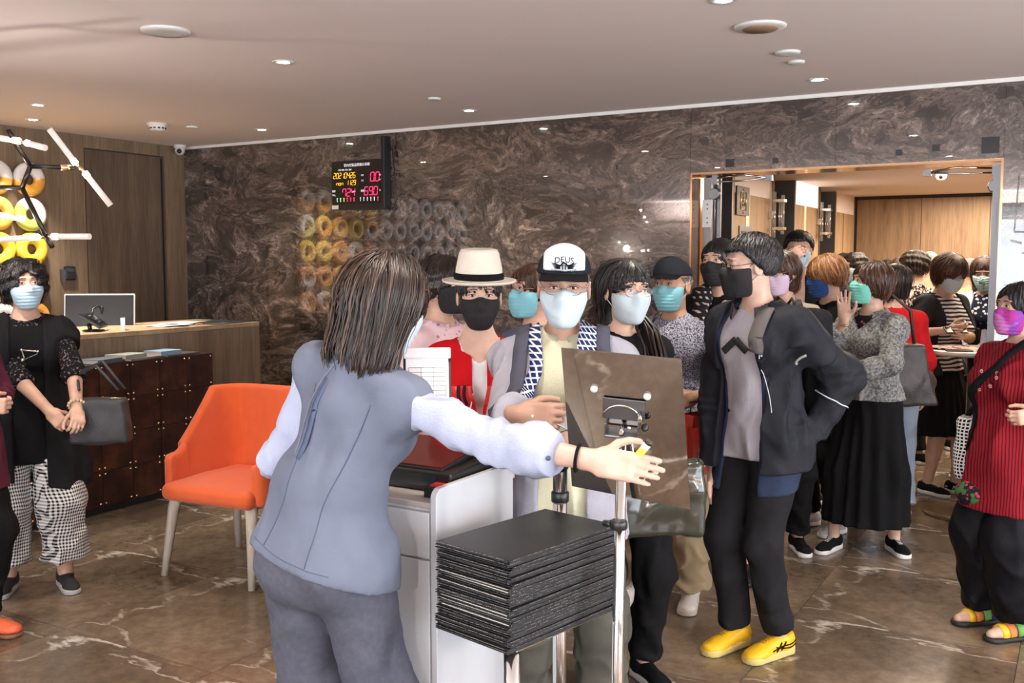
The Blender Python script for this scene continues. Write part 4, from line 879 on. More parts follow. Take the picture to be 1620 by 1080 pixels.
# ================================================ PROPS
# wall display
t = thing('wall_display', 'black air quality display with red and amber digits on the marble wall', 'display', (-4.95, YW-.002, 2.19))
MB().bx(-.262, .262, -.07, 0, -.19, .19).build('housing', M_blk, t, .004); MB().bx(-.25, .25, -.073, -.07, -.15, .18).build('face', mat('display_face', srgb(34, 26, 24), .25), t); MB().bx(-.262, .262, -.074, -.07, -.19, -.152).build('lower_bezel', M_blk, t)
MB().bx(.245, .275, -.085, 0, -.19, .36).build('side_bracket', M_blk, t, .003); MB().bx(-.255, -.19, -.077, -.074, -.186, -.155).build('maker_label', M_wpl, t)
tag(MB().tube([(-4.68, YW-.04, 2.50), (-4.64, YW-.03, 2.45), (-4.615, YW-.03, 2.25), (-4.60, YW-.03, 2.10), (-4.625, YW-.03, 2.01), (-4.67, YW-.03, 1.985), (-4.70, YW-.03, 2.01)], .005, 6).build('power_cable', M_blk), 'black cable looping down the right side of the wall display', 'cable')
m_red = mat('led_red', (.8, .02, .1), .5, emit=(1, .03, .13), estr=1.0); m_amb = mat('led_amber', (.8, .4, .02), .5, emit=(1, .5, .03), estr=.8); m_txt = mat('display_text', (.6, .6, .6), .5, emit=(.8, .8, .85), estr=.35); m_grn = mat('led_green', (.1, .6, .3), .5, emit=(.3, .9, .5), estr=.8)
SEG = {'0': 'abcdef', '1': 'bc', '2': 'abged', '3': 'abgcd', '4': 'fgbc', '5': 'afgcd', '6': 'afgedc', '7': 'abcf', '8': 'abcdefg', '9': 'abcdfg', 'n': 'egc', 'o': 'egcd', 'h': 'fegc', ' ': ''}
def seven(s, x, z, h, mb, y=-.0755, w=None, st=1.35):
    w = w or h*.5; th = h*.10; sl = .12
    for ch in s:
        if ch == '.': mb.box((x-w*.22+sl*(-h/2), y, z-h/2), (th, .001, th)); continue
        if ch == ':': mb.box((x-w*.2, y, z+h*.18), (th, .001, th)); mb.box((x-w*.2, y, z-h*.18), (th, .001, th)); x += w*.12; continue
        for c in SEG.get(ch, ''):
            cx, cz, vert = {'a': (w/2, h/2, 0), 'g': (w/2, 0, 0), 'd': (w/2, -h/2, 0), 'f': (0, h/4, 1), 'b': (w, h/4, 1), 'e': (0, -h/4, 1), 'c': (w, -h/4, 1)}[c]
            cx += sl*cz; mb.box((x+cx, y, z+cz), (th, .001, h*.42) if vert else (w*.82, .001, th), rotm('Y', math.degrees(sl)) if vert else None)
        x += w*st
    return mb
seven('2021.04.26', -.235, .075, .042, MB()).build('date_digits', m_amb, t); seven('non', -.205, .018, .036, MB()).build('day_digits', m_amb, t); seven('11:29', -.105, .018, .036, MB()).build('time_digits', m_amb, t)
seven('724', -.145, -.058, .058, MB(), w=.033).build('reading_digits', m_red, t); seven('0.0', .135, .055, .066, MB(), w=.036).build('reading_digits', m_red, t); seven('69.0', .075, -.052, .062, MB(), w=.034).build('reading_digits', m_red, t)
put_text('title_text', '室內空氣品質顯示看板', .026, m_txt, t, (0, -.075, .152), (R(90), 0, 0)); put_text('date_heading', '日期  時間  室內  溫度', .014, m_txt, t, (-.12, -.075, .118), (R(90), 0, 0))
for a, b_, c in (('溫度', -.235, -.045), ('CO₂', -.235, -.075), ('PM', .055, .07), ('2.5', .055, .03), ('濕度', .055, -.05), ('ppm', -.03, -.05), ('μg', .225, .07), ('m³', .225, .03), ('%', .225, -.05)): put_text('unit_text', a, .018, m_txt, t, (b_, -.075, c), (R(90), 0, 0))
ic = MB()
for k in range(12):
    x = -.20+k*.034+(.03 if k > 5 else 0); mb = MB(); mb.box((x, -.0755, -.118), (.006, .001, .022)); mb.box((x, -.0755, -.103), (.010, .001, .008)); mb.build('scale_mark', [m_grn, m_txt, m_red, m_amb][(0, 0, 3, 2, 2, 2, 1, 1, 1, 1, 0, 2)[k]], t)
# reception desk
DX = -5.5
t = thing('reception_desk', 'long oak reception desk with a front ledge along the wooden wall', 'desk', (DX, 5.52, 0)); M_dt = wood('desk_top_oak', srgb(150, 126, 98), srgb(180, 156, 126))
MB().bx(-.70, .0, -4.2, 0, 1.098, 1.13).build('desk_top', M_dt, t, .003); MB().bx(-.04, -.001, -4.2, -.001, .05, 1.097).build('front_panel', M_wood, t); MB().bx(-.69, -.042, -.04, -.001, 0, 1.097).build('end_panel', M_wood, t); MB().bx(-1.35, -.042, -4.2, -.042, .70, .73).build('inner_shelf', M_wood, t); MB().bx(-.12, -.05, -4.1, -.05, 0, .048).build('plinth', M_blk, t)
MB().bx(-.79, -.76, -4.19, -.042, .0, .699).build('back_panel', M_wood, t)
m_cop = newmat('aged_copper', .38); m, nt, b = m_cop; b.inputs['Metallic'].default_value = .55; tc = N(nt, 'ShaderNodeTexCoord'); no = N(nt, 'ShaderNodeTexNoise', i_Scale=5., i_Detail=6., i_Roughness=.65); oi = N(nt, 'ShaderNodeObjectInfo'); av = N(nt, 'ShaderNodeVectorMath', operation='ADD')
L(nt, tc.outputs['Object'], av.inputs[0]); mu = N(nt, 'ShaderNodeMath', operation='MULTIPLY', i_1=30.); L(nt, oi.outputs['Random'], mu.inputs[0]); L(nt, mu.outputs[0], av.inputs[1]); L(nt, av.outputs[0], no.inputs[0]); r = ramp(nt, no.outputs[0], [(.3, srgb(44, 26, 22)), (.5, srgb(72, 42, 33)), (.72, srgb(104, 64, 48))]); L(nt, r.outputs[0], b.inputs['Base Color']); M_cop = m
t = thing('copper_cabinet', 'low cabinet of studded aged copper tiles in front of the desk', 'cabinet', (-5.3, 4.86, 0)); MB().bx(-.195, -.008, -2.95, 0, .05, .952).build('carcass', mat('dark_copper_edge', srgb(46, 26, 22), .45, .3), t); MB().bx(-.19, -.05, -2.9, -.02, 0, .05).build('plinth', M_blk, t)
tm = MB().bx(-.008, 0, .0015, .2285, .0015, .2235).mesh('copper_tile'); tm.materials.append(M_cop); sm = MB()
for y in (.02, .21):
    for z in (.02, .205): sm.lathe([(.0075, -.001), (.0075, .003), (.004, .006), (.0001, .0065)], n=10, M=rotm('Y', 90), c=(0, y, z))
sm = sm.mesh('studs'); sm.materials.append(M_brass)
for c in range(12):
    for r_ in range(4):
        o = link('copper_tile', tm, None, t, (0, -.2305*(c+1), .052+.225*r_)); link('studs', sm, None, o)['kind'] = 'stuff'
def bookthing(name, c, dims, rz, col, label, cat='book', z=0, rib=None):
    t = thing(name, label, cat, c, R(rz)); lx, ly, h = dims; cv = mat('cover_'+str(col), col, .5)
    MB().bx(-lx/2, lx/2, -ly/2, ly/2, 0, .003).bx(-lx/2, lx/2, -ly/2, ly/2, h-.003, h).bx(lx/2-.003, lx/2, -ly/2, ly/2, .003, h-.003).build('cover', cv, t); MB().bx(-lx/2+.004, lx/2-.004, -ly/2+.003, ly/2-.003, .0031, h-.0031).build('pages', mat('book_pages', srgb(200, 190, 178), .8), t)
    return t
bz = .9535
bookthing('book', (-5.40, 4.02, bz), (.19, .26, .028), 14, (.10, .12, .15), 'slate blue book on the copper cabinet, nearest the woman in black'); bookthing('book', (-5.40, 4.30, bz), (.18, .30, .014), 10, (.22, .19, .17), 'brown-grey thin book in the middle of the copper cabinet'); bookthing('book', (-5.405, 4.22, bz+.0142), (.17, .20, .026), 12, (.34, .36, .33), 'grey-green thick book lying on the thin brown book')
bookthing('book', (-5.40, 4.62, bz), (.17, .30, .012), 4, (.07, .065, .06), 'dark thin book lying at the right end of the copper cabinet'); bookthing('book', (-5.41, 4.52, bz+.0122), (.16, .19, .028), 6, (.26, .40, .55), 'pale blue book topmost at the right end of the cabinet')
t = thing('monitor', 'black computer monitor with white edges on the reception desk', 'monitor', (float(W(158, 492, 7.12)[0]), float(W(158, 492, 7.12)[1]), .731), R(38)); Mt = rotm('X', -8)
mb = MB().box((0, 0, .485), (.49, .018, .285), Mt); mb.build('frame', M_wpl, t, .003); MB().box((0, -.010, .485), (.475, .003, .27), Mt).build('screen', mat('dark_screen', (.012, .012, .014), .2), t); MB().box((0, .0105, .485), (.475, .003, .27), Mt).build('back_shell', M_blk, t); MB().tube([(0, .06, 0), (0, .06, .42)], .02, 8).build('stand', M_blk, t); MB().lathe([(.10, 0), (.10, .008), (.02, .012)], n=24).build('base', M_blk, t)
for o in t.children: pass
t = thing('card_terminal', 'black card terminal on a tilted stand before the monitor', 'card terminal', (-5.72, 4.22, 1.131), R(130)); MB().box((0, 0, .07), (.22, .16, .02), rotm('X', 32)).build('terminal_body', M_blk, t, .005); MB().box((.02, -.005, .084), (.16, .10, .004), rotm('X', 32)).build('screen', mat('dark_glass', (.02, .025, .03), .08), t); MB().tube([(0, .02, 0), (0, .03, .05)], .014, 8).build('stand', M_blk, t); MB().lathe([(.07, 0), (.07, .008), (.02, .012)], n=20).build('base', M_blk, t)
MB().tube([(.05, .02, .09), (.12, .03, .14), (.15, .0, .16), (.16, -.02, .13)], .007, 6).build('stylus_arm', M_blk, t); MB().ball((.16, -.02, .13), (.018, .012, .03), 10).build('handle', M_blk, t)
t = thing('card_holder', 'clear acrylic card holder beside the card terminal', 'card holder', (-5.63, 4.38, 1.131), R(120)); MB().bx(-.035, .035, -.003, 0, 0, .085).bx(-.035, .035, -.03, -.003, 0, .004).bx(-.037, -.035, -.03, .0, 0, .085).build('stand', mat('white_acrylic', (.75, .78, .82), .15), t)
rg = random.Random(3)
for k, (x, y, rz, lb) in enumerate(((-5.74, 4.84, 20, 'white sheet of paper lowest of the loose pile on the desk'), (-5.70, 4.90, 35, 'white sheet of paper in the middle of the loose desk pile'), (-5.72, 4.97, 8, 'white sheet of paper topmost of the loose desk pile'))):
    V = [(a*.21/6-.105, b_*.297/8-.148, .006*k+.004+.004*math.sin(a*1.3+b_*.7+k)*(a/6)) for b_ in range(9) for a in range(7)]; mb = MB().add(V, [(b_*7+a, b_*7+a+1, b_*7+a+8, b_*7+a+7) for b_ in range(8) for a in range(6)], True)
    o = mb.build('paper_sheet', mat('paper', srgb(232, 226, 226), .8)); o.location = (x, y, 1.131); o.rotation_euler = (0, 0, R(rz)); sd = o.modifiers.new('s', 'SOLIDIFY'); sd.thickness = .001; tag(o, lb, 'paper', 'loose papers on the desk')
t = thing('desk_mat', 'dark leather desk mat at the far end of the reception desk', 'desk mat', (-5.68, 5.27, 1.131), R(5)); MB().bx(-.16, .16, -.20, .20, 0, .006).build('pad', mat('dark_leather', (.03, .028, .028), .4), t); MB().tube([(-.16, -.20, .006), (.16, -.20, .006), (.16, .20, .006), (-.16, .20, .006), (-.16, -.20, .006)], .003, 5).build('stitched_edge', M_stl, t)
for k, (x, y, c, lb) in enumerate(((-5.66, 5.04, (.02, .02, .03), 'black pen on the desk between papers and mat'), (-5.60, 5.00, (.5, .35, .1), 'tan pen on the desk between papers and mat'))):
    t = thing('pen', lb, 'pen', (x, y, 1.137), R(40+60*k)); MB().tube([(-.06, 0, 0), (.05, 0, 0), (.062, 0, 0)], [.0045, .0045, .001], 8).build('barrel', mat('pen_%d' % k, c, .4), t); MB().tube([(-.07, 0, 0), (-.03, 0, 0)], .0052, 8).build('cap', M_chr, t)
# branching chandelier
CD = 4.4
def cp(x, y, d=0): return W(x, y, CD+d)
t = thing('chandelier', 'black branching chandelier with glowing glass tubes above the desk', 'chandelier', tuple(cp(48, 263))); t0 = cp(48, 263)
def ctube(name, pts, r, m, par=t): return MB().tube([np.array(p)-t0 for p in pts], r, 10).build(name, m, par)
for a, b_, d1, d2 in (((48, 263), (22, 222), 0, -.05), ((22, 222), (13, 205), -.05, -.06), ((48, 263), (118, 265), 0, .05), ((48, 263), (35, 297), 0, 0), ((35, 297), (-30, 296), 0, .1), ((35, 297), (72, 372), 0, -.05), ((72, 372), (83, 391), -.05, -.06)): ctube('branch_arm', [cp(*a, d1), cp(*b_, d2)], .011, M_dkm)
ctube('suspension_rod', [cp(-30, 296, .1), cp(-32, -20, .1)*np.array((1, 1, 0))+np.array((0, 0, 2.6))], .008, M_dkm); 
m_tb = newmat('frosted_tube', .3); m, nt, b = m_tb; b.inputs['Base Color'].default_value = (.62, .56, .52, 1); b.inputs['Emission Color'].default_value = (1, .84, .72, 1); b.inputs['Emission Strength'].default_value = .16; b.inputs['Specular IOR Level'].default_value = .8; m_tb = m
m_tg = mat('tube_glow', (1, 1, 1), .4, emit=(1, .93, .88), estr=6)
for (a, b_, d1, d2) in (((120, 259), (78, 204), .05, .0), ((134, 273), (175, 325), .05, .1), ((30, 223), (-40, 212), -.06, .0), ((42, 226), (72, 234), -.06, -.1), ((60, 375), (-30, 381), -.05, 0), ((84, 374), (142, 374), -.05, -.1), ((38, 347), (-40, 331), .15, .1)):
    A_, B_ = cp(*a, d1), cp(*b_, d2); o = ctube('glass_tube', [A_, B_], .0135, m_tb); ctube('lit_end', [A_-(B_-A_)*.01, A_+(B_-A_)*.12], .0142, m_tg, o)
for a, b_, d in (((120, 259), (134, 273), .05), ((30, 223), (42, 226), -.06), ((60, 375), (84, 374), -.05)): ctube('brass_joint', [cp(*a, d), cp(*b_, d)], .008, M_brass)
ctube('brass_joint', [cp(96, 265, .03), cp(112, 265, .05)], .0145, M_brass)
for x_, y_, z_ in (([tuple(t.location[i]+o[i] for i in range(3)) for o in ((1.0, -3.0, -.45), (3.7, -3.3, -.4), (5.9, .2, -.4), (6.4, -3.4, -.4))])):
    l_ = bpy.data.lights.new('chandelier_and_fill_glow', 'POINT'); l_.energy = 34; l_.shadow_soft_size = .025; l_.color = (1, .90, .83); o_ = bpy.data.objects.new('chandelier_and_fill_glow', l_); COL.objects.link(o_); o_.location = (x_, y_, z_)  # fill lights added out of view to lift the ceiling and ambient level
l_ = bpy.data.lights.new('chandelier_and_fill_glow', 'POINT'); l_.energy = 7; l_.shadow_soft_size = .03; l_.color = (1, .88, .78); o_ = bpy.data.objects.new('chandelier_and_fill_glow', l_); COL.objects.link(o_); o_.location = tuple(cp(-20, 330, 0)-np.array((0, 0, .1)))
for lb, dx, dy, p_ in (('added black branching chandelier by the street windows at right, out of the picture', 6.4, -3.4, 45), ('added black branching chandelier right of the lift opening, out of the picture', 5.9, .2, 45), ('added black branching chandelier nearer the street windows, out of the picture', .9, -2.3, 45), ('added black branching chandelier over the waiting area behind the photographer', 3.6, -3.2, 45)):  # unseen chandelier copies, added to go with the fill lights
    c2 = t.copy(); COL.objects.link(c2); c2['label'] = lb; c2.location = (t.location[0]+dx, t.location[1]+dy, t.location[2])
    for ch in list(t.children):
        c = ch.copy(); COL.objects.link(c); c.parent = c2
        for g in ch.children: e_ = g.copy(); COL.objects.link(e_); e_.parent = c
# orange armchair
cc = W(385, 800, 5.02); t = thing('armchair', 'orange upholstered bucket armchair with pale wooden legs', 'armchair', (cc[0], cc[1], 0)); fd = nrm(_rt*-.42-_fw*.9); t.rotation_euler = (0, 0, math.atan2(-fd[0], fd[1]))
m_or = mat('orange_wool', srgb(216, 96, 50), .85, bump=.35, bscale=400, var=.08, vscale=20, spec=.2, sheen=.2)
def shell(P):
    x, y, z = P[:, 0], P[:, 1], P[:, 2]; hw, dy = .32-.03*(y < 0)*np.minimum(1, -y/.3), .0
    q = np.stack([np.abs(x)-(.295-.10), np.abs(y+.0)-(.28-.10)], 1); d2 = np.linalg.norm(np.maximum(q, 0), axis=1)+np.minimum(q.max(1), 0)-.10
    w_ = np.abs(d2-(.10)*np.clip((z-.42)/.5, 0, 1)*(y < .1)*.6)-.026; top = .63+.29*np.clip((.16-y)/.34, 0, 1)**1.25-.02*np.clip(y/.3, 0, 1)
    w_ = smax(w_, z-top, .03); w_ = smax(w_, .40-z, .02); return smax(w_, y-.245, .03)*.8
sdf_obj('seat_shell', shell, [(A(-.42, -.45, .37), A(.42, .32, .97), .0085)], m_or, t)
def cush(P): return smin(rbox(P, (0, .01, .435), (.285, .29, .045), .04), ell(P, (0, .02, .46), (.22, .22, .045)), .05)
sdf_obj('seat_cushion', cush, [(A(-.35, -.35, .35), A(.35, .35, .54), .0085)], m_or, t)
m_lg = wood('whitewashed_wood', srgb(168, 158, 144), srgb(205, 196, 182), 3)
for sx in (1, -1):
    for sy in (1, -1): MB().tube([(sx*.235, sy*.22, .405), (sx*.25, sy*.235, .34), (sx*.28, sy*.28, 0)], [.036, .028, .017], 8).build('leg', m_lg, t)
MB().bx(-.24, .24, -.22, .22, .375, .395).build('under_frame', m_lg, t)
# white host podium
PX = -1.49; PK = 1.10; t = thing('host_podium', 'white host counter with drawer and tall side panel', 'counter', (PX, 2.155, 0)); m_pw = mat('white_laminate', srgb(214, 218, 224), .35); m_pp = mat('grey_edge', srgb(150, 152, 156), .4)
MB().bx(-.51, -.022, .0, .42, .06, .925).build('body', m_pw, t, .003); MB().bx(-.53, -.022, -.012, .44, .927, .943).build('counter_top', mat('grey_beige_top', srgb(190, 182, 178), .3), t, .003); MB().bx(-.48, -.03, .03, .4, 0, .06).build('plinth', M_blk, t)
for a, b_ in ((-.51, -.02),): 
    MB().bx(a+.003, b_-.006, -.018, -.001, .79, .917).build('drawer', m_pw, t, .002); MB().bx(a+.003, (a+b_)/2-.002, -.018, -.001, .07, .783).build('cabinet_door', m_pw, t, .002); MB().bx((a+b_)/2+.002, b_-.006, -.018, -.001, .07, .783).build('cabinet_door', m_pw, t, .002)
pr = [(-.02, 0), (.39, 0), (.39, .985)]+[(-.02+.03-.03*math.sin(a), .955+.03*math.cos(a)) for a in np.linspace(0, math.pi/2, 7)]
mb = MB(); n = len(pr); V = [(-.020, y, z) for y, z in pr]+[(0, y, z) for y, z in pr]; mb.add(V, [tuple(range(n)), tuple(range(n, 2*n))[::-1]]+[(i, n+i, n+(i+1) % n, (i+1) % n) for i in range(n)]); mb.build('side_panel', mat('grey_white_panel', srgb(196, 200, 206), .4), t, .002)
# low touch screen lying on the counter
t = thing('touch_screen', 'low black till screen with dark red glass top on the host counter', 'till', (-1.77, 2.37, .944), R(0)); MB().box((0, .02, .035), (.50, .28, .06), rotm('X', 3)).build('housing', M_blk, t, .006); MB().box((-.02, .03, .075), (.46, .27, .014), rotm('X', 8)).build('screen_frame', M_blk, t, .003); MB().box((-.02, .03, .083), (.44, .25, .004), rotm('X', 8)).build('screen', mat('dark_red_glass', srgb(96, 34, 30), .12), t)
MB().bx(-.2, .2, -.125, -.121, .015, .05).build('front_glass', mat('dark_glass', (.02, .025, .03), .08), t)
t = thing('card_box', 'small black and red box at the counter edge by the side panel', 'box', (-1.55, 2.24, .944), R(12)); MB().bx(-.028, .028, -.05, .05, 0, .028).build('box_body', M_blk, t, .002); MB().bx(-.018, .02, -.03, .03, .028, .031).build('red_label', mat('red_label', (.6, .03, .03), .5), t)
t = tag(sdf_obj('tissue', lambda P: ell(P, (0, 0, .028), (.032, .03, .03))+.007*wob(P, 90, 4), [(A(-.06, -.06, -.01), A(.06, .06, .08), .004)], mat('tissue_paper', (.75, .74, .72), .9)), 'crumpled white tissue on the host counter beside the hostess', 'tissue'); t.location = (-1.90, 2.20, .945)
# stack of black menu folders on a metal stand
SX, SY, SR = -1.235, 2.20, R(-12); SZ = .655
t = thing('folder_stand', 'polished metal stand carrying the stack of black folders', 'stand', (SX, SY, 0), SR); MB().bx(-.105, .105, -.17, .17, SZ-.012, SZ-.001).build('shelf_plate', M_chr, t, .002)
for x, y in ((.085, -.165),): MB().tube([(x, y, .02), (x, y, SZ-.012)], .021, 16).build('post', M_chr, t)
MB().lathe([(.10, 0), (.10, .012), (.08, .022), (.03, .024)], c=(.085, -.165, 0), n=36).build('base', M_stl, t)
rg = random.Random(8); m_fo = mat('black_leatherette', (.016, .016, .018), .3, bump=.35, bscale=500); m_fe = mat('folder_stitching', srgb(150, 146, 138), .7); m_pg = mat('folder_pages', srgb(205, 200, 190), .7)
NF = 28; th = .234/NF
names = ['topmost', '2nd from the top', '3rd from the top']+['%dth from the top' % i for i in range(4, NF+1)]
for i in range(NF):
    k = NF-1-i; dx, dy, dr = rg.uniform(-.005, .005), rg.uniform(-.006, .006), rg.uniform(-1.2, 1.2)
    if i < 8: dx -= .004
    t = thing('menu_folder', 'black stitched menu folder, %s of the stack' % names[k], 'menu folder', (SX+dx, SY+dy, SZ+i*th), SR+R(dr), 'black menu folders in the stack')
    W2, L2 = .128, .217; cvm = MB().bx(-W2, W2, -L2, L2, 0, th*.30).bx(-W2, W2, -L2, L2, th*.66, th*.96).bx(W2-.004, W2, -L2, L2, th*.3, th*.66); cvm.build('cover', m_fo, t, .0006, 1)
    MB().bx(-W2+.012, W2-.01, -L2+rg.choice((.004, .012, .002)), L2-.01, th*.32, th*.64).build('pages', m_pg if rg.random() < .5 else mat('dark_pages', (.05, .05, .05), .6), t)
    st = MB()
    for j in range(38):
        x = -W2+.006+j*.0063
        if rg.random() < .8: st.box((x, -L2-.0003, th*.81), (.0032, .0008, .0013))
    for j in range(60): st.box((W2+.0003, -L2+.006+j*.0067, th*.81), (.0008, .003, .0012)) if rg.random() < .5 else None
    st.build('stitching', m_fe, t)['kind'] = 'stuff'
# mirror-polished sign board on a pole, seen from behind
p0 = np.array((-1.005, 2.25, 0)); q = [W(888, 550, 2.46), W(1078, 568, 2.40), W(1092, 808, 2.56), W(905, 768, 2.62)]; nn = nrm(np.cross(q[1]-q[0], q[3]-q[0])); nn = nn if nn@_fw < 0 else -nn
t = thing('sign_stand', 'mirror-polished sign board with clamp bracket on a slim chrome pole', 'sign stand', tuple(p0)); Q = [x-p0 for x in q]; cq = sum(Q)/4; q4 = [x-nn*((x-cq)@nn) for x in Q]
mb = MB(); mb.add(q4+[x-nn*.004 for x in q4], [(0, 1, 2, 3), (7, 6, 5, 4), (0, 4, 5, 1), (1, 5, 6, 2), (2, 6, 7, 3), (3, 7, 4, 0)]); mb.build('mirror_board', mat('mirror_steel', (.46, .43, .41), .03, 1), t)
ex = nrm(q4[1]-q4[0]); ey = nrm(np.cross(nn, ex)); ey = ey if ey[2] > 0 else -ey; Mb = np.stack([ex, ey, nn], 1)
def onb(px_, py_, h=0): r_ = _ray(px_, py_); c0 = cq+p0; tt = ((c0-_C)@nn)/(r_@nn); return _C+r_*tt-p0+nn*h
for x, y in ((940, 614), (1024, 626), (1037, 744)): MB().lathe([(.0095, 0), (.0095, .006), (.007, .008), (.0001, .0085)], n=20, M=Mb, c=onb(x, y)).build('magnet', M_wpl, t)
b0 = onb(987, 652); MB().box(b0+nn*.006+ey*.012, (.108, .062, .003), Mb).build('bracket_plate', M_stl, t, .002)
MB().tube([b0+nn*.012+ex*(.05*math.cos(a)-.005)+ey*(.045*math.sin(a)-.018) for a in np.linspace(.25, math.pi-.3, 14)], .0028, 6).build('guide_slot', M_chr, t)
MB().tube([b0+ex*.03*0+nn*.016-ey*.035, b0+nn*.05-ey*.030], .006, 10).build('pivot_bolt', M_chr, t); MB().box(b0+nn*.03-ey*.045, (.085, .006, .045), Mb).build('bracket_base', M_stl, t, .002)
for s in (-1, 1): MB().box(b0+nn*.025-ey*.03+ex*s*.042, (.004, .035, .04), Mb).build('bracket_cheek', M_stl, t, .001)
MB().tube([b0+nn*.012+ex*.040+ey*.008, b0+nn*.045+ex*.045+ey*.008], .006, 8).build('wing_screw', M_chr, t); MB().ball(b0+nn*.03+ex*.058-ey*.02, (.010, .010, .014), 10, Mb).build('knob', M_blk, t)
tp = b0+nn*.03-ey*.05; MB().tube([(0, 0, .02), (tp[0]*.0, 0, .6), tp], [.0155, .0155, .0135], 18).build('pole', M_chr, t); MB().lathe([(.11, 0), (.11, .01), (.09, .022), (.03, .03), (.018, .04)], n=40).build('base', M_stl, t)
MB().lathe([(.019, -.012), (.022, -.008), (.022, .008), (.019, .012)], n=16, c=(0, 0, .93)).build('pole_collar', M_blk, t); MB().tube([(-.02, 0, .93), (-.045, .01, .925)], .009, 8).build('collar_knob', M_blk, t)
# stanchion post behind the folders
p = W(886, 800, 2.80); t = thing('stanchion_post', 'thick chrome stanchion post with black collar behind the folder stack', 'post', (p[0], p[1], 0)); MB().tube([(0, 0, .02), (0, 0, 1.02)], .021, 18).build('post', M_chr, t); MB().lathe([(.022, 0), (.026, .004), (.026, .03), (.022, .034)], n=18, c=(0, 0, .90)).build('collar', M_blk, t); MB().lathe([(.11, 0), (.11, .012), (.03, .03)], n=36).build('base', M_stl, t); MB().lathe([(.024, 1.0), (.024, 1.03), (.0001, 1.04)], n=18).build('top_cap', M_blk, t)
# bistro table
t = thing('bistro_table', 'tall round bistro table with a grey top in the lift opening', 'table', (-.60, 6.72, 0)); MB().lathe([(.31, 1.02), (.325, 1.027), (.325, 1.045), (.318, 1.05), (.0001, 1.05)], n=44).build('table_top', mat('grey_table_top', srgb(176, 166, 156), .25), t)
MB().tube([(0, 0, .03), (0, 0, 1.02)], .032, 18).build('column', mat('grey_metal', (.12, .12, .125), .35, .8), t); MB().lathe([(.26, 0), (.262, .012), (.20, .022), (.04, .034), (.033, .045)], n=44).build('foot_plate', mat('sand_metal', srgb(120, 100, 76), .35, .5), t); MB().lathe([(.05, 1.0), (.12, 1.019), (.0001, 1.02)], n=20).build('top_bracket', M_dkm, t)
t = thing('tent_card', 'white folded tent card on the bistro table', 'card', (-.50, 6.60, 1.051), R(20)); MB().add([(-.05, -.035, 0), (.05, -.035, 0), (.05, 0, .13), (-.05, 0, .13), (-.05, .035, 0), (.05, .035, 0)], [(0, 1, 2, 3), (3, 2, 5, 4)]).build('card', mat('paper', srgb(232, 226, 226), .8), t); 
mb = MB().box((0, -.019, .065), (.06, .001, .004), rotm('X', -15)).box((0, -.023, .05), (.05, .001, .003), rotm('X', -15)); mb.build('print', m_red if 0 else mat('print_red', (.4, .05, .05), .7), t)
t = thing('magazine', 'open magazine spread out on the bistro table', 'magazine', (-.72, 6.66, 1.051), R(-25)); MB().add([(-.20, -.13, .001), (-.02, -.13, .012), (0, -.13, .004), (.02, -.13, .012), (.20, -.13, .001), (-.20, .13, .001), (-.02, .13, .012), (0, .13, .004), (.02, .13, .012), (.20, .13, .001)], [(i, i+1, i+6, i+5) for i in range(4)]).build('pages', pattern('magazine_print', 'speckle', srgb(205, 190, 180), srgb(120, 60, 55), .03, .55), t); MB().bx(-.203, .203, -.133, .133, 0, .001).build('cover', mat('print_red', (.4, .05, .05), .7), t)
t = thing('phone', 'dark phone lying on the bistro table edge', 'phone', (-.66, 6.49, 1.051), R(15)); MB().bx(-.075, .075, -.036, .036, 0, .009).build('case', mat('brown_case', srgb(60, 40, 36), .4), t, .003); MB().bx(-.068, .068, -.031, .031, .009, .010).build('screen', mat('dark_glass', (.02, .025, .03), .08), t)
# ================================================ PEOPLE
H_blk = hair_mat('hair_black', (.012, .010, .010), (.075, .07, .072)); H_dkb = hair_mat('hair_dark_brown', (.022, .012, .009), (.12, .07, .048)); H_brn = hair_mat('hair_red_brown', (.055, .022, .012), (.28, .13, .08)); H_bld = hair_mat('hair_orange_blond', (.32, .13, .045), (.75, .42, .20)); H_gry = hair_mat('hair_grey', (.10, .09, .08), (.40, .36, .32))
K_blue = mat('mask_pale_blue', srgb(176, 208, 226), .85, bump=.15, bscale=200); K_teal = mat('mask_teal', srgb(128, 192, 202), .85, bump=.15, bscale=200); K_mint = mat('mask_mint', srgb(120, 205, 190), .85, bump=.15, bscale=200); K_blk = mat('mask_black', srgb(24, 23, 26), .8, bump=.2, bscale=200); K_wht = mat('mask_white', srgb(190, 208, 218), .85, bump=.1, bscale=200); K_navy = mat('mask_royal_blue', srgb(44, 82, 150), .85); K_pink = mat('mask_pink', srgb(214, 190, 214), .85)
M_spec = mat('spectacle_wire', (.25, .22, .2), .25, .9); M_specb = mat('spectacle_black', (.015, .015, .015), .3)
C_blk = cloth('black', (.008, .008, .009)); C_blk2 = cloth('soft_black', (.012, .012, .014)); C_char = cloth('charcoal', (.04, .04, .045))
def FH(D, px_, py_=800): p = W(px_, py_, D); return (p[0], p[1], 0)
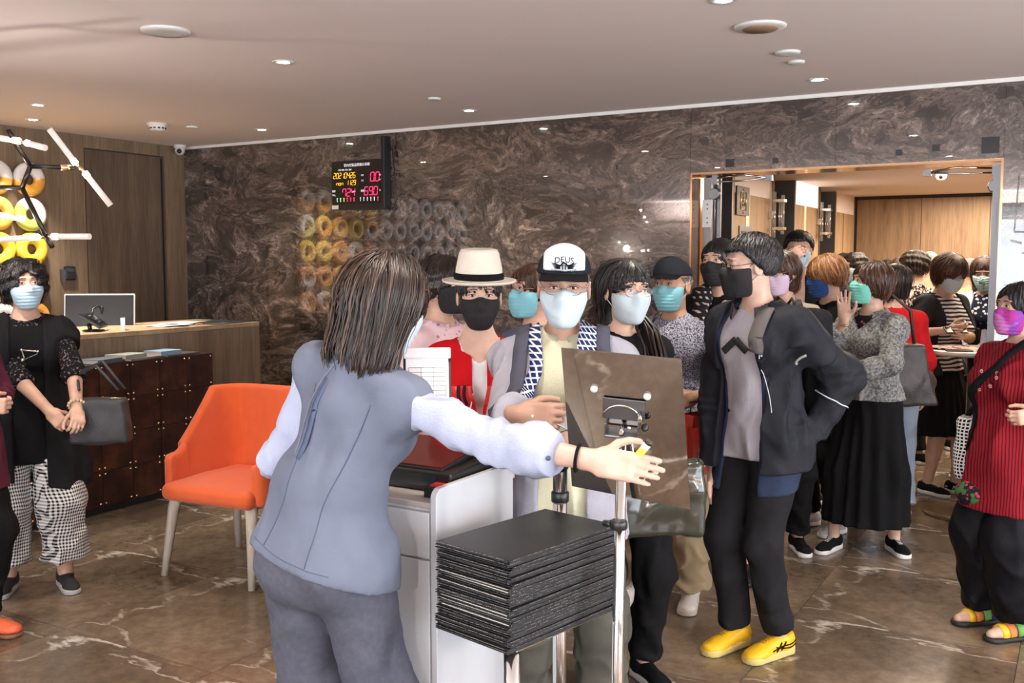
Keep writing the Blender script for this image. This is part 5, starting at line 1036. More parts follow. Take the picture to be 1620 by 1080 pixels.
# --- hostess, seen from behind, leaning over the podium
P = Person('person seen from behind in grey-blue vest and white blouse, reaching over the podium', W(512, 860, 2.46), (.42, .95), 1.60, 'f', lean=(10, 14), twist=-8, head=(-6, -14, 8), skin=(.62, .42, .33), skin_key='fair',
    armR={'w': W(938, 728, 2.14), 'e': (.2, -.6, -1), 'pose': 'point', 'back': (0, -1, .45), 'dir': nrm((.95, .15, -.12))}, armL={'w': W(500, 690, 2.80), 'e': (-.1, -1, -.7), 'pose': 'half'}, shz=.02, ls=1.04)
HOST = P; P.hideL = True; P.body()
C_vest = cloth('greyblue_vest', srgb(104, 111, 128), bscale=600); C_blouse = cloth('white_blouse', srgb(166, 174, 198), rough=.6, bscale=150)
P.hair(H_dkb, 'bob', zb=-.175, vol=.012, fringe=.055, n=2600, ln=.27, seed=4, width=.0042, frizz=.0016, back=.012)
P.mask(K_wht)
P.top('blouse', C_blouse, off=.008, sl=1.66, hem=.1, neck=.055, fold=.006, seed=11, puff=.017, sflare=.012, fs=85)
f_v = None
P.top('vest', C_vest, off=.021, sl=0, hem=-.05, neck=.058, fold=.006, seed=4, flare=.012, fs=50)
P.trousers(cloth('grey_wool', srgb(84, 86, 98), bscale=700, vscale=60, var=.3), off=.014, wide=.040, waist=.08, fold=.009, seed=8)
P.shoes(mat('black_leather', (.015, .015, .015), .3), mat('black_sole', (.01, .01, .01), .6), 'flat')
J = P.J; T = P.Rt; vf = P.fields['vest']; dkv = mat('vest_seam', srgb(72, 82, 104), .9)
def TL(x, z, y=-.25): return J['pel']+T@np.array((x, y, z))
for pts in ([TL(-.085, .40), TL(-.065, .25), TL(-.055, .12), TL(-.075, -.02)], [TL(.085, .40), TL(.065, .25), TL(.055, .12), TL(.075, -.02)]): seamr('seam', vf, pts, .0016, dkv, P.root, T@np.array((0, 1, 0)))
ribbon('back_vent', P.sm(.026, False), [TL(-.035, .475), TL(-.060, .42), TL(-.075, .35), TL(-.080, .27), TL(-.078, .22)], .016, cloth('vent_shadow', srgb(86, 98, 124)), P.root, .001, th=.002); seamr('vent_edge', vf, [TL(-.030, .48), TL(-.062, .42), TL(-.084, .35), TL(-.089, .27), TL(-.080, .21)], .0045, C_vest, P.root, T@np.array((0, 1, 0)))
seamr('hem_stitch', vf, [TL(-.13, -.02), TL(-.1, -.022, -.3), TL(0, -.025, -.3), TL(.1, -.022, -.3), TL(.13, -.02)], .0012, dkv, P.root, T@np.array((0, 1, 0)))
wr, hd = P.handR[0], P.handR[1]; M3 = np.stack([P.handR[3], P.handR[1], P.handR[2]], 1)
MB().lathe([(.031, -.003), (.034, 0), (.031, .003)], n=20, M=np.stack([P.handR[3], P.handR[2], hd], 1), c=wr-hd*.035).build('hair_tie', C_blk, P.root)
MB().ball(proj(P.fields['blouse'], [P.J['wrR']-nrm(P.J['wrR']-P.J['elR'])*.06+np.array((-.02, -.05, .0))], .001)[0], .006, 8).build('cuff_button', mat('navy_button', (.05, .06, .12), .3), P.root)
q = P.W(wr+hd*.085-P.handR[2]*.014+P.handR[3]*.01); t = thing('marker_pen', 'yellow marker pen with dark cap in the hostess\'s hand', 'pen', tuple(q)); ax = nrm(_rt*.5+_up*.75-_fw*.2); MB().tube([-ax*.03, ax*.045], .009, 12).build('barrel', mat('marker_yellow', (.85, .45, .02), .4), t); MB().tube([ax*.045, ax*.058], .0095, 12).build('cap', M_wpl, t); MB().tube([ax*.058, ax*.066], .0095, 12).build('tip', M_blk, t)
# clipboard
t = thing('clipboard', 'black clipboard with a printed list held beside the hostess\'s shoulder', 'clipboard', tuple(W(676, 602, 2.55))); n_ = nrm(-_fw+_rt*.1+_up*.6); x_ = nrm(np.cross(_up, n_)); y_ = np.cross(n_, x_); Mc = np.stack([x_, y_, n_], 1)
MB().box((0, 0, 0), (.125, .17, .005), Mc).build('board', M_blk, t, .001); MB().box(n_*.004+y_*-.01, (.112, .15, .002), Mc).build('sheet', mat('paper', srgb(232, 226, 226), .8), t); MB().box(n_*.010+y_*.075, (.125, .03, .012), Mc).build('rolled_page', mat('paper', srgb(232, 226, 226), .8), t, .004)
g = MB()
for k in range(9): g.box(n_*.0056+y_*(.035-.013*k), (.096, .0012, .0006), Mc)
for k in range(4): g.box(n_*.0056+y_*-.017+x_*(-.048+.032*k), (.001, .105, .0006), Mc)
o = g.build('print', mat('print_grey', (.15, .15, .15), .7), t); o['kind'] = 'stuff'
# --- woman in black with gingham trousers, left
P = Person('person in a black cardigan with lace sleeves and gingham trousers, hands clasped, at left', W(38, 430, 4.72), (.42, -.9), 1.56, 'f', lean=(0, 0), head=(14, 0, 2), bulk=1.14, skin=(.60, .38, .28), skin_key='warm', feet={'R': (.12, .0, -14), 'L': (-.13, .06, 12)},
    armR={'w': W(92, 668, 4.42), 'e': (1, -.6, -.4), 'pose': 'half', 'back': (.3, .9, .2)}, armL={'w': W(122, 648, 4.42), 'e': (-1, -.5, -.4), 'pose': 'half', 'back': (-.3, .9, .2)})
P.body(); P.mask(K_blue); P.hair(H_blk, 'bob', zb=-.075, vol=.010, fringe=.082, n=1500, ln=.13, seed=2, frizz=.004, wave=1., side=.006, opn=.006)
P.top('lace_sleeves', pattern('black_lace', 'speckle', (.008, .008, .009), (.22, .16, .17), .012, .60, soft=.02), off=.012, sl=1.18, hem=.10, neck=.07, fold=.004, sflare=.008)
P.top('long_top', C_blk, off=.020, sl=0, hem=-.24, neck=.085, vneck=.02, fold=.005, low=.20, seed=6)
P.top('cardigan', C_blk2, off=.034, sl=.35, hem=-.34, neck=.085, openf=.07, fold=.006, low=.275, seed=7, slant=.2)
P.trousers(pattern('gingham_trouser', 'gingham', srgb(232, 230, 228), srgb(22, 22, 26), .0165, .5), off=.02, wide=.055, upto=.80, seed=3, fold=.010)
P.shoes(mat('knit_black', (.02, .018, .02), .8), mat('grey_white_sole', srgb(176, 178, 176), .6), 'sneaker')
f_ = P.fields['long_top']; cc_ = P.J['chest']; gp = proj(f_, np.array([cc_+A(x, .3, z) for x, z in ((-.045, .03), (.045, .035), (.025, -.05), (.0, -.065), (-.02, -.03), (-.045, .03))]), .004)
MB().tube(list(gp[:2]), .004, 6).tube([gp[1], gp[2], gp[3]], .003, 6).tube([gp[0], gp[4], gp[3]], .002, 6).ball(gp[3], .009, 8).ball(gp[1], .007, 8).ball(gp[0], .007, 8).build('brooch_pendant', mat('old_silver', (.6, .55, .48), .3, .9), P.root)
wl_ = P.handL; ax = nrm(P.J['elL']-wl_[0]); Mx = np.stack([P.handL[3], P.handL[2], P.handL[1]], 1)
for k in range(14):
    a = 2*math.pi*k/14; 
    if k == 0: br_ = MB()
    br_.ball(wl_[0]+ax*.03+Mx@np.array((.034*math.cos(a), .031*math.sin(a), 0)), .0085, 8)
o = br_.build('bead_bracelet', mat('pearl_bead', srgb(200, 176, 150), .25), P.root); o['kind'] = 'stuff'
MB().lathe([(.0085, -.003), (.010, 0), (.0085, .003)], n=14, M=Mx, c=P.handR[0]+P.handR[1]*.11).build('ring', M_stl, P.root)
def bag_sdf(w_, h_, d_, slump=0): return lambda Q: smin(rbox(Q*np.stack([1+slump*np.clip(Q[:, 2]/h_, 0, 1.2), 1+0*Q[:, 2], 1+0*Q[:, 2]], 1).astype(f4), (0, 0, h_*.5), (w_*.5-.02*0, d_*.5, h_*.5), .02), ell(Q, (0, 0, h_*.35), (w_*.5, d_*.62, h_*.36)), .03)+.004*wob(Q, 55, 3)
def bag(label, p, w_, h_, d_, m, rz, straps, cat='handbag', name='handbag', group=None, clasp=None, taper=.15):
    t = thing(name, label, cat, tuple(p), rz, group); f = bag_sdf(w_, h_, d_, taper)
    sdf_obj('bag_body', f, [(A(-w_*.6, -d_, -.03), A(w_*.6, d_, h_+.05), .009)], m, t); c, s_ = math.cos(rz), math.sin(rz); Mi = np.array(((c, s_, 0), (-s_, c, 0), (0, 0, 1)))
    for pts, r_ in straps: MB().tube([Mi@(np.array(q)-np.array(p)) for q in pts], r_, 6).build('strap', clasp or m, t)
    MB().tube([(-w_*.40/(1+taper), 0, h_-.004), (w_*.40/(1+taper), 0, h_-.004)], .004, 6).build('zip', M_brass if clasp is None else M_stl, t)
    return t
bp = W(160, 700, 4.50); bp2 = P.W(P.J['elL']+A(-.02, .02, -.02)); top_ = bp+np.array((0, 0, .28))
bag('black leather handbag hanging from the arm of the person in gingham trousers', bp, .27, .21, .10, mat('black_bag_leather', (.03, .03, .034), .45, bump=.4, bscale=250), math.atan2(_rt[1], _rt[0])+.15, [([bp+_rt*.12+_up*.25, bp+_rt*.02+_up*.38, bp2+_up*.03, bp-_rt*.10+_up*.25], .007), ([bp+_rt*.10+_up*.25-_fw*.03, bp+_up*.36-_fw*.02, bp2+_up*.02-_fw*.02, bp-_rt*.08+_up*.25-_fw*.03], .007)])
# --- person mostly outside the left edge
P = Person('person mostly cut off by the left edge, with orange flat shoe', W(-62, 900, 4.05), (.9, -.35), 1.60, 'f', head=(0, 0, 0), skin=(.58, .36, .26), skin_key='warm', feet={'R': (.09, .02, 2), 'L': (-.07, .02, 8)},
    armL={'w': W(-22, 634, 4.0), 'e': (-1, -.6, -.4), 'pose': 'half', 'back': (-.4, .6, .4)}, armR={'w': W(-30, 642, 3.95), 'e': (1, -.6, -.4), 'pose': 'half'})
P.body(); P.mask(K_blue); P.hair(H_blk, 'bob', n=300); P.top('tunic', cloth('wine', (.10, .02, .04)), off=.02, sl=1.6, hem=-.25, low=.2); P.trousers(C_blk, wide=.03)
m_os = mat('orange_leather', srgb(206, 92, 52), .45, bump=.3, bscale=120); P.shoes(m_os, mat('brown_sole', srgb(120, 80, 60), .6), 'flat', sc=1.12)
# --- woman in red with straw hat and black mask
P = Person('person in a red zip top, black mask and cream straw fedora behind the podium', W(757, 430, 3.58), (.06, -1), 1.55, 'f', lean=(4, 0), head=(2, -4, 0), skin=(.66, .45, .35), skin_key='pale', armR={'w': W(800, 760, 3.35), 'e': (1, -.6, -.4)}, armL={'w': W(715, 760, 3.35), 'e': (-1, -.5, -.4)}); RW = P
P.body(); P.mask(K_blk, 'plain', loops=(.03, .03, .03)); P.hair(H_blk, 'short', cut=-.10, fringe=.05, opn=-.004, n=500, ln=.06, vol=-.004, ztop=.075)
m_rd = cloth('bright_red', srgb(196, 22, 30)); P.top('red_top', m_rd, off=.016, sl=1.9, hem=-.10, neck=.076, vneck=.03, fold=.0035, seed=12, openf=.026, close_at=.16)
P.top('white_undershirt', cloth('plain_white', (.75, .74, .76)), off=.004, sl=0, hem=0, neck=.07, vneck=.06, fold=0)
f_ = P.fields['red_top']; c_ = P.J['chest']
def CH(x, z): return c_+P.Rt@np.array((x, .3, z))
seam('zip_line', f_, [CH(.006, -.01), CH(.004, -.10), CH(.0, -.20), CH(0, -.28)], .0035, mat('silver_zip', (.6, .58, .55), .3, .9), P.root, .001)
m_st = mat('satin_red', srgb(220, 50, 42), .35); 
for sg in (1, -1):
    ribbon('satin_panel', P.sm(.019, False), [CH(sg*.098, .035), CH(sg*.095, -.06), CH(sg*.085, -.17)], .085, m_st, P.root, .003, th=.002)
    for x in (.070, .105): ribbon('dark_stripe', P.sm(.019, False), [CH(sg*x, .04), CH(sg*(x+.002), -.06), CH(sg*(x-.008), -.18)], .011, cloth('plum', (.06, .015, .025)), P.root, .006, th=.002)
MB().box(proj(f_, [CH(0, -.215)], .006)[0], (.022, .004, .006)).tube(list(proj(f_, [CH(0, -.21), CH(.0, -.27)], .006)), .0025, 6).build('zip_pull', M_stl, P.root)
def lathe_hat(P, prof, m, name, band=None, dz=.0, sx=1., sy=1.18, tilt=0):
    Mh = P.Rh@rotm('X', tilt); M_ = Mh@np.diag((sx, sy, 1.)); c = P.hw((0, -.012, dz)); o = MB().lathe([(r_*P.hs, z*P.hs) for r_, z in prof], n=44, M=M_, c=c).build(name, m, P.root); return o, M_, c
m_straw = mat('cream_straw', srgb(240, 232, 216), .8, bump=.5, bscale=500)
hat, Mh, ch = lathe_hat(P, [(.088, -.008), (.128, -.006), (.138, -.001), (.140, .006), (.128, .002), (.095, .004), (.091, .010), (.087, .05), (.076, .104), (.068, .119), (.052, .122), (.03, .112), (.0001, .108)], m_straw, 'straw_hat', dz=.064)
MB().lathe([(r_*P.hs, z*P.hs) for r_, z in ((.0935, .008), (.0955, .012), (.0945, .030), (.092, .033))], n=44, M=Mh, c=ch).build('hat_band', C_blk, hat)
# --- man in trucker cap
P = Person('person in a light grey jacket and white-fronted cap looking at a ticket', W(893, 430, 3.14), (-.10, -1), 1.60, 'm', lean=(7, 0), head=(2, -5, -1), bulk=.98, skin=(.48, .29, .21), skin_key='tan', feet={'R': (.13, .05, -8), 'L': (-.14, -.02, 8)},
    armR={'w': W(820, 655, 2.72), 'e': (.3, -.7, -1), 'pose': 'half', 'dir': nrm((-.9, .25, .0)), 'back': (.1, 1, .15)}, armL={'w': W(948, 705, 2.66), 'e': (-1, -.5, -.5), 'pose': 'half', 'dir': nrm((.85, .2, .05)), 'back': (0, .8, .4)}); CM = P
P.body(); P.mask(K_wht, 'point'); P.glasses(M_spec); P.hair(H_gry, 'short', n=350, ln=.04, vol=-.006, cut=-.03, ztop=.055)
P.top('shirt', cloth('cream_shirt', srgb(206, 204, 176)), off=.012, sl=0, hem=-.1, neck=.056, fold=.004); P.collar(cloth('cream_shirt', srgb(206, 204, 176)), r=.060, gap=.25, tilt=.034)
m_jk = cloth('pale_grey_jacket', srgb(158, 158, 170), bscale=150); P.top('jacket', m_jk, off=.030, sl=1.93, hem=-.16, neck=.078, openf=.075, fold=.008, seed=21, sflare=.012, fs=80); P.collar(m_jk, r=.078, gap=.9, w=.03, tilt=-.012)
P.trousers(cloth('olive_trousers', srgb(86, 84, 76)), wide=.045, fold=.010, seed=31); P.shoes(mat('black_leather', (.015, .015, .015), .3), mat('black_sole', (.01, .01, .01), .6))
f_ = P.fields['jacket']; c_ = P.J['chest']
def CH(x, z, y=.3): return c_+P.Rt@np.array((x, y, z))
ribbon('chequered_scarf', P.sm(.034), [CH(-.075, .150, .0), CH(-.085, .12, .1), CH(-.105, .06), CH(-.12, .0)], .085, pattern('navy_check', 'check', srgb(206, 212, 224), srgb(34, 44, 84), .019, .27), P.root, .008, th=.006); ribbon('chequered_scarf', P.sm(.034), [CH(.07, .150, .0), CH(.078, .12, .1), CH(.085, .07)], .04, MATS['navy_check'], P.root, .008, th=.006)
for sg in (1, -1): ribbon('backpack_strap', P.sm(.034), [CH(sg*.115, .13, -.05), CH(sg*.13, .12, .1), CH(sg*.14, .04), CH(sg*.145, -.05), CH(sg*.15, -.14, .2)], .042, cloth('strap_grey', srgb(76, 76, 88)), P.root, .012, th=.006)
q = proj(f_, [CH(.092, -.045)], .002)[0]; 
nt_ = text_mesh('ח', .028, .001); nt_.materials.clear(); nt_.materials.append(C_char); o = link('chest_logo', nt_, None, P.root, tuple(q)); o.rotation_euler = (R(90), 0, R(180-15))
MB().ball(P.L(W(842, 658, 2.60)), .004, 6).build('button', M_wpl, P.root)
t = thing('ticket', 'small silver card held in the hand of the person in the white-fronted cap', 'card', tuple(P.W(P.handR[0]+P.handR[1]*.10-P.handR[2]*.03))); MB().box((0, 0, 0), (.085, .004, .05), np.array(Matrix.Rotation(math.atan2(_rt[1], _rt[0])+.3, 3, 'Z')@Matrix.Rotation(R(28), 3, 'Y')@Matrix.Rotation(R(-40), 3, 'X'))).build('card_body', mat('silver_card', (.6, .6, .6), .3, .7), t, .001)
def cap(P, m_front, m_rest, logo=None, tilt=4, rim=.058, bill=.095):
    hs = P.hs
    def fc(Q):
        q = P.hq(Q); q = q@rotm('X', -tilt).astype(f4) if False else q; d = ell(q, (0, -.012, .045), (.088, .108, .098)); d = smin(d, ell(q, (0, .03, .075), (.075, .07, .075)), .03); d = smax(d, rim-.15*(q[:, 1]+.1)*0-q[:, 2]+.0, .006); return d*hs*.85
    H = P.J['head']; o = sdf_obj('cap', fc, [(H-A(.13, .15, .02), H+A(.13, .15, .18), .0045 if P.lod == 1 else .007)], m_rest, P.root)
    V = []; F = []; nx, ny = 15, 7
    for s_ in (0, 1):
        for j in range(ny):
            for i in range(nx):
                a = (i/(nx-1)-.5)*2.1; r0 = .088; v = j/(ny-1); x = math.sin(a)*(r0-.004); y = -.012+math.cos(a)*.108-.012; y2 = y+v*bill*(math.cos(a*.9)**.7); x2 = x*(1+.05*v)
                V.append(P.hw((x2, y2, rim+.008-v*.012-.30*x2*x2/.09*.1-(.004 if s_ else 0)-abs(x2)*.10*v)))
    m_ = nx*ny
    for j in range(ny-1):
        for i in range(nx-1): k_ = j*nx+i; F.append((k_, k_+1, k_+nx+1, k_+nx)); F.append((m_+k_, m_+k_+nx, m_+k_+nx+1, m_+k_+1))
    for i in range(nx-1): F.append(((ny-1)*nx+i, (ny-1)*nx+i+1, m_+(ny-1)*nx+i+1, m_+(ny-1)*nx+i))
    for j in range(ny-1): F.append((j*nx, (j+1)*nx, m_+(j+1)*nx, m_+j*nx)); F.append((j*nx+nx-1, m_+j*nx+nx-1, m_+(j+1)*nx+nx-1, (j+1)*nx+nx-1))
    MB().add(V, F, True).build('bill', C_blk, o)
    if m_front is not None:
        def ff(Q):
            q = P.hq(Q); d = fc(Q)-.0022*hs; return smax(smax(smax(d, (.0-q[:, 1])*hs+.02*hs, .004), (np.abs(q[:, 0])-.066+.0)*hs, .004), (rim+.014-q[:, 2])*hs, .003)
        sdf_obj('front_panel', ff, [(H-A(.13, .15, .02), H+A(.13, .15, .18), .0045)], m_front, o)
    MB().ball(P.hw((0, -.008, .144)), (.008*hs, .008*hs, .005*hs), 8).build('top_button', m_rest, o)
    return o, fc
m_tr = cloth('cap_black', (.016, .018, .024)); capo, fcap = cap(P, cloth('cap_white', srgb(214, 222, 230), var=.04), m_tr)
def cap_text(body, size, u0, z0, m, arc=0., name='cap_lettering'):
    me = text_mesh(body, size, .0002); co = np.empty(len(me.vertices)*3, f4); me.vertices.foreach_get('co', co); co = co.reshape(-1, 3); u = co[:, 0]+u0; v = co[:, 1]+z0-arc*u*u
    Pt = np.array([P.hw((-a, .20, b_)) for a, b_ in zip(u, v)]); R_ = np.array(Pt, f4); dirv = (P.Rh@A(0, -1, 0)).astype(f4)
    for _ in range(30): R_ = R_+dirv*(fcap(R_)-.0045)[:, None]*.9
    me.vertices.foreach_set('co', R_.astype(f4).ravel()); me.update(); me.materials.clear(); me.materials.append(m); return link(name, me, None, capo)
cap_text('DEUS', .026, 0, .108, C_blk, 6.); cap_text('CUSTOM CYCLES', .010, 0, .071, C_blk, -4.)
g = MB(); lg = []
def cpt(u, v, e=.0045):
    r_ = np.array([P.hw((-u, .2, v))], f4); dirv = (P.Rh@A(0, -1, 0)).astype(f4)
    for _ in range(25): r_ = r_+dirv*(fcap(r_)-e)[:, None]*.9
    return r_[0]
for sg in (1, -1):
    for k in range(4): g.tube([cpt(sg*(.012), .090-.003*k), cpt(sg*(.026), .094-.004*k), cpt(sg*(.040-.003*k), .098-.005*k)], [.0022, .0018, .0008], 5)
g.tube([cpt(.010*math.cos(a), .088+.010*math.sin(a)) for a in np.linspace(0, math.pi, 9)], .0024, 5).tube([cpt(-.004, .078), cpt(-.004, .092), cpt(.004, .092), cpt(.004, .078)], .0018, 5)
g.build('cap_emblem', C_blk, capo)
# --- woman behind hostess, black mask, pink collar
P = Person('person with short dark hair, black mask and pale pink blouse behind the hostess', W(698, 430, 4.0), (.85, -.6), 1.58, 'f', head=(0, 0, 0), lod=2, skin=(.55, .34, .26), skin_key='warm'); P.body(); P.mask(K_blk, 'plain', loops=(.03, .03, .03)); P.hair(H_dkb, 'bob', zb=-.045, vol=.008, n=900, ln=.10, wave=.6, opn=.012)
P.top('blouse', pattern('pink_floral', 'flower', srgb(226, 196, 200), srgb(190, 120, 135), .03, .25), off=.014, sl=1.9); P.collar(MATS['pink_floral']); P.trousers(C_char); P.shoes(C_blk)
# --- woman between, sky mask
P = Person('person with pale blue mask half hidden behind the capped person\'s shoulder', W(846, 430, 4.15), (-.75, -.65), 1.55, 'f', head=(-5, 0, 0), lod=2, skin=(.55, .34, .26), skin_key='warm'); P.body(); P.mask(K_teal); P.glasses(M_spec); P.hair(H_brn, 'bob', zb=-.05, n=700, ln=.10, wave=.5)
P.top('blouse', cloth('dusty_blue', srgb(110, 120, 150)), off=.014, sl=1.9); P.trousers(C_char); P.shoes(C_blk)
# --- long black hair, glasses, grey mask
P = Person('person with long black hair, glasses and pale grey mask behind the mirror board', W(985, 430, 3.62), (.30, -.95), 1.57, 'f', head=(6, -6, 0), skin=(.60, .40, .30), skin_key='warm2'); P.body(); P.mask(mat('mask_grey', srgb(182, 198, 204), .85), 'point'); P.glasses(M_spec)
P.hair(H_blk, 'bob', zb=-.20, vol=.0, fringe=.060, opn=-.002, n=1500, ln=.26, back=.012, side=-.008); P.top('black_top', C_blk, off=.014, sl=1.9); P.trousers(C_blk); P.shoes(C_blk)
def ponytail(P, pts, m, r0=.03):
    rg = np.random.RandomState(2); pts = np.array(pts); g = MB()
    for k in range(60):
        o = rg.normal(size=3)*r0*.5; g.tube([p+o*(1 if i else .4)*(1-.25*i/len(pts))+rg.normal(size=3)*.003 for i, p in enumerate(pts)], [.0045, .006, .006, .0045, .001][:len(pts)], 4, cap=False)
    me = g.mesh('ponytail'); at = me.attributes.new('tone', 'FLOAT', 'POINT'); at.data.foreach_set('value', np.repeat(rg.rand(60), len(me.vertices)//60).astype(f4)); return link('ponytail', me, m, P.root)
ponytail(P, [P.L(W(1012, 500, 3.66)), P.L(W(1026, 530, 3.60)), P.L(W(1034, 560, 3.56)), P.L(W(1040, 590, 3.54)), P.L(W(1040, 622, 3.54))], H_dkb, .035)
# --- man in black cap and speckled shirt
P = Person('person in a black cap, teal mask and speckled grey shirt holding a red bag', W(1070, 430, 4.55), (-.55, -.85), 1.56, 'm', lean=(3, 0), head=(-6, 0, 0), skin=(.50, .30, .20), skin_key='tan2', feet={'R': (.13, .10, -10), 'L': (-.10, .02, 18)},
    armL={'w': W(1100, 628, 4.25), 'e': (-1, -.5, -.4), 'pose': 'grip', 'back': (-.6, .6, 0)}, armR={'w': W(1010, 680, 4.3), 'e': (1, -.5, -.4), 'pose': 'half'}); P.body(); P.mask(K_teal); P.hair(H_gry, 'short', n=300, ln=.04, vol=-.006, cut=-.04, ztop=.05); cap(P, None, m_tr)
m_sp = pattern('speckled_shirt', 'speckle', srgb(62, 64, 80), srgb(180, 182, 196), .0055, .5, soft=.06); P.top('shirt', m_sp, off=.016, sl=1.93, hem=-.14, neck=.058, fold=.006); P.collar(m_sp, gap=.2)
P.trousers(cloth('khaki', srgb(150, 132, 104)), wide=.05, fold=.012, upto=.95); P.shoes(mat('white_leather', srgb(206, 200, 192), .5), mat('offwhite_sole', srgb(188, 178, 160), .6), lace=mat('white_lace', (.7, .7, .68), .8))
f_ = P.fields['shirt']; c_ = P.J['chest']; ribbon('bag_strap', P.sm(.018), [c_+P.Rt@A(.09, -.02, .16), c_+P.Rt@A(.11, .12, .12), c_+P.Rt@A(.12, .2, .05)], .035, cloth('strap_grey2', srgb(140, 140, 140)), P.root, .008)
def paper_bag(label, c, w_, h_, d_, col, rz, text, handle_to, name='paper_bag', tcol=(.85, .82, .8)):
    t = thing(name, label, 'bag', tuple(c), rz); m = mat('bag_'+label[:9].replace(' ', '_'), col, .35, coat=.3); h = h_
    n_ = 9; V = []; F = []
    prof = [(-w_/2, -d_/2), (0, -d_/2-.01), (w_/2, -d_/2), (w_/2-.012, 0), (w_/2, d_/2), (0, d_/2+.01), (-w_/2, d_/2), (-w_/2+.012, 0)]
    for j in range(6):
        z = h*j/5
        for i, (x, y) in enumerate(prof): V.append((x*(1-.02*(j % 2)), y*(1-.1*j/5*1.0)+.004*math.sin(j*2+i), z))
    k = len(prof)
    for j in range(5):
        for i in range(k): F.append((j*k+i, j*k+(i+1) % k, (j+1)*k+(i+1) % k, (j+1)*k+i))
    F.append(tuple(range(k))[::-1]); o = MB().add(V, F).build('bag_body', m, t); sd = o.modifiers.new('s', 'SOLIDIFY'); sd.thickness = .002; sd.offset = 1
    c_, s_ = math.cos(rz), math.sin(rz); Mi = np.array(((c_, s_, 0), (-s_, c_, 0), (0, 0, 1))); hp = Mi@(np.array(handle_to)-np.array(c))
    for y in (-d_/2+.01, d_/2-.01): MB().tube([(-w_*.22, y, h-.01), (-w_*.16, y*.8, h+.06), hp+np.array((0, 0, -.01)), (w_*.16, y*.8, h+.06), (w_*.22, y, h-.01)], .003, 6).build('handle', mat('bag_cord', (.03, .01, .01), .7), t)
    for l_, (tx, dx, dz) in enumerate(text): put_text('bag_lettering', tx, .045 if len(tx) < 3 else .026, mat('bag_print', tcol, .6), t, (dx, -d_/2-.013, dz), (R(90), 0, 0))
    return t
zr = math.atan2(_rt[1], _rt[0]); hpos = W(1104, 640, 4.22)
paper_bag('glossy orange-red paper bag hanging from the hand of the person in the speckled shirt', W(1110, 742, 4.25)+np.array((0, 0, -.01)), .20, .26, .09, srgb(196, 52, 42), zr+R(35), [('京都', -.04, .10), ('茶坊', -.04, .055)], P.W(P.handL[0]+P.handL[1]*.07))
# --- person behind young man (scarf, black skirt, boots)
P = Person('person in a black coat, checked scarf and black boots behind the tall person', W(1140, 430, 4.92), (-.5, -.85), 1.68, 'f', head=(-10, 0, 0), lod=2, skin=(.58, .38, .29), skin_key='warm', feet={'R': (.12, .05, -10), 'L': (-.16, -.02, 12)}, armR={'w': W(1130, 500, 4.8), 'e': (1, -.2, -.6), 'pose': 'half'}, armL={'w': W(1140, 720, 4.75), 'e': (-1, -.5, -.5), 'pose': 'grip'}); P.body(); P.mask(K_blk); P.hair(H_blk, 'bob', zb=-.10, n=700)
P.top('coat', C_blk, off=.028, sl=1.95, hem=-.2, low=.2); P.skirt(C_blk2, zlow=.47, r=.22); P.shoes(mat('boot_leather', (.012, .012, .013), .22), mat('black_sole', (.01, .01, .01), .6), 'boot')
f_ = P.fields['coat']; c_ = P.J['chest']; ribbon('checked_scarf', P.sm(.03), [c_+P.Rt@A(.06, 0, .17), c_+P.Rt@A(.05, .14, .12), c_+P.Rt@A(.03, .2, .0), c_+P.Rt@A(.03, .2, -.1)], .10, pattern('plaid_scarf', 'check', srgb(40, 36, 42), srgb(190, 180, 180), .03, .6), P.root, .014, th=.012)
paper_bag('shiny maroon plastic bag hanging low behind the open jacket', W(1138, 838, 4.72), .17, .25, .07, srgb(112, 22, 34), zr, [('My Cafe', 0, .12), ('& Tea', 0, .085)], P.W(P.handL[0]+P.handL[1]*.07), tcol=(.8, .6, .6))
# --- tall young man in dark jacket and yellow shoes
P = Person('tall person with black-framed glasses, dark outdoor jacket and yellow trainers', W(1210, 430, 3.92), (-.80, -.62), 1.67, 'm', ls=1.08, lean=(7, 0), head=(-32, -5, 0), skin=(.62, .42, .33), skin_key='fair2', feet={'R': (.085, .03, 0), 'L': (-.08, -.04, -4)},
    armL={'w': W(1284, 690, 3.84), 'e': (-.7, -1.2, .0), 'pose': 'half', 'back': (-.8, -.6, 0)}, armR={'w': W(1130, 745, 3.98), 'e': (1, -.8, -.4), 'pose': 'relax'}); YM = P
P.body(); P.mask(K_blk, 'point', loops=(.04, .04, .04)); P.glasses(M_specb, 'thick'); P.hair(H_blk, 'short', cut=-.035, vol=.010, fringe=.050, n=1900, ln=.085, seed=9, frizz=.003)
m_ts = cloth('light_grey_tee', srgb(188, 186, 196)); P.top('t_shirt', m_ts, off=.010, sl=0, hem=-.09, neck=.060, fold=.004)
P.top('denim_shirt', cloth('dark_denim', srgb(46, 56, 78)), off=.016, sl=0, hem=-.22, neck=.068, openf=.085, fold=.002, seed=14); P.collar(cloth('dark_denim', srgb(46, 56, 78)), r=.068, gap=.7)
m_oj = cloth('outdoor_black', srgb(38, 40, 46), rough=.6); P.top('jacket', m_oj, off=.036, sl=1.97, hem=-.13, neck=.085, openf=.105, fold=.010, seed=15, sflare=.012, fs=75, flare=.015); P.collar(cloth('jacket_collar', srgb(96, 92, 92)), r=.090, gap=.55, tilt=.026)
P.trousers(cloth('black_denim', (.016, .016, .018), bscale=500), wide=.012, fold=.006, seed=16, upto=.97)
m_ye = mat('yellow_leather', srgb(226, 176, 20), .5, bump=.2, bscale=150); sh = P.shoes(m_ye, mat('pale_yellow_sole', srgb(200, 180, 110), .6), lace=mat('yellow_lace', srgb(170, 140, 30), .8), sc=.96)
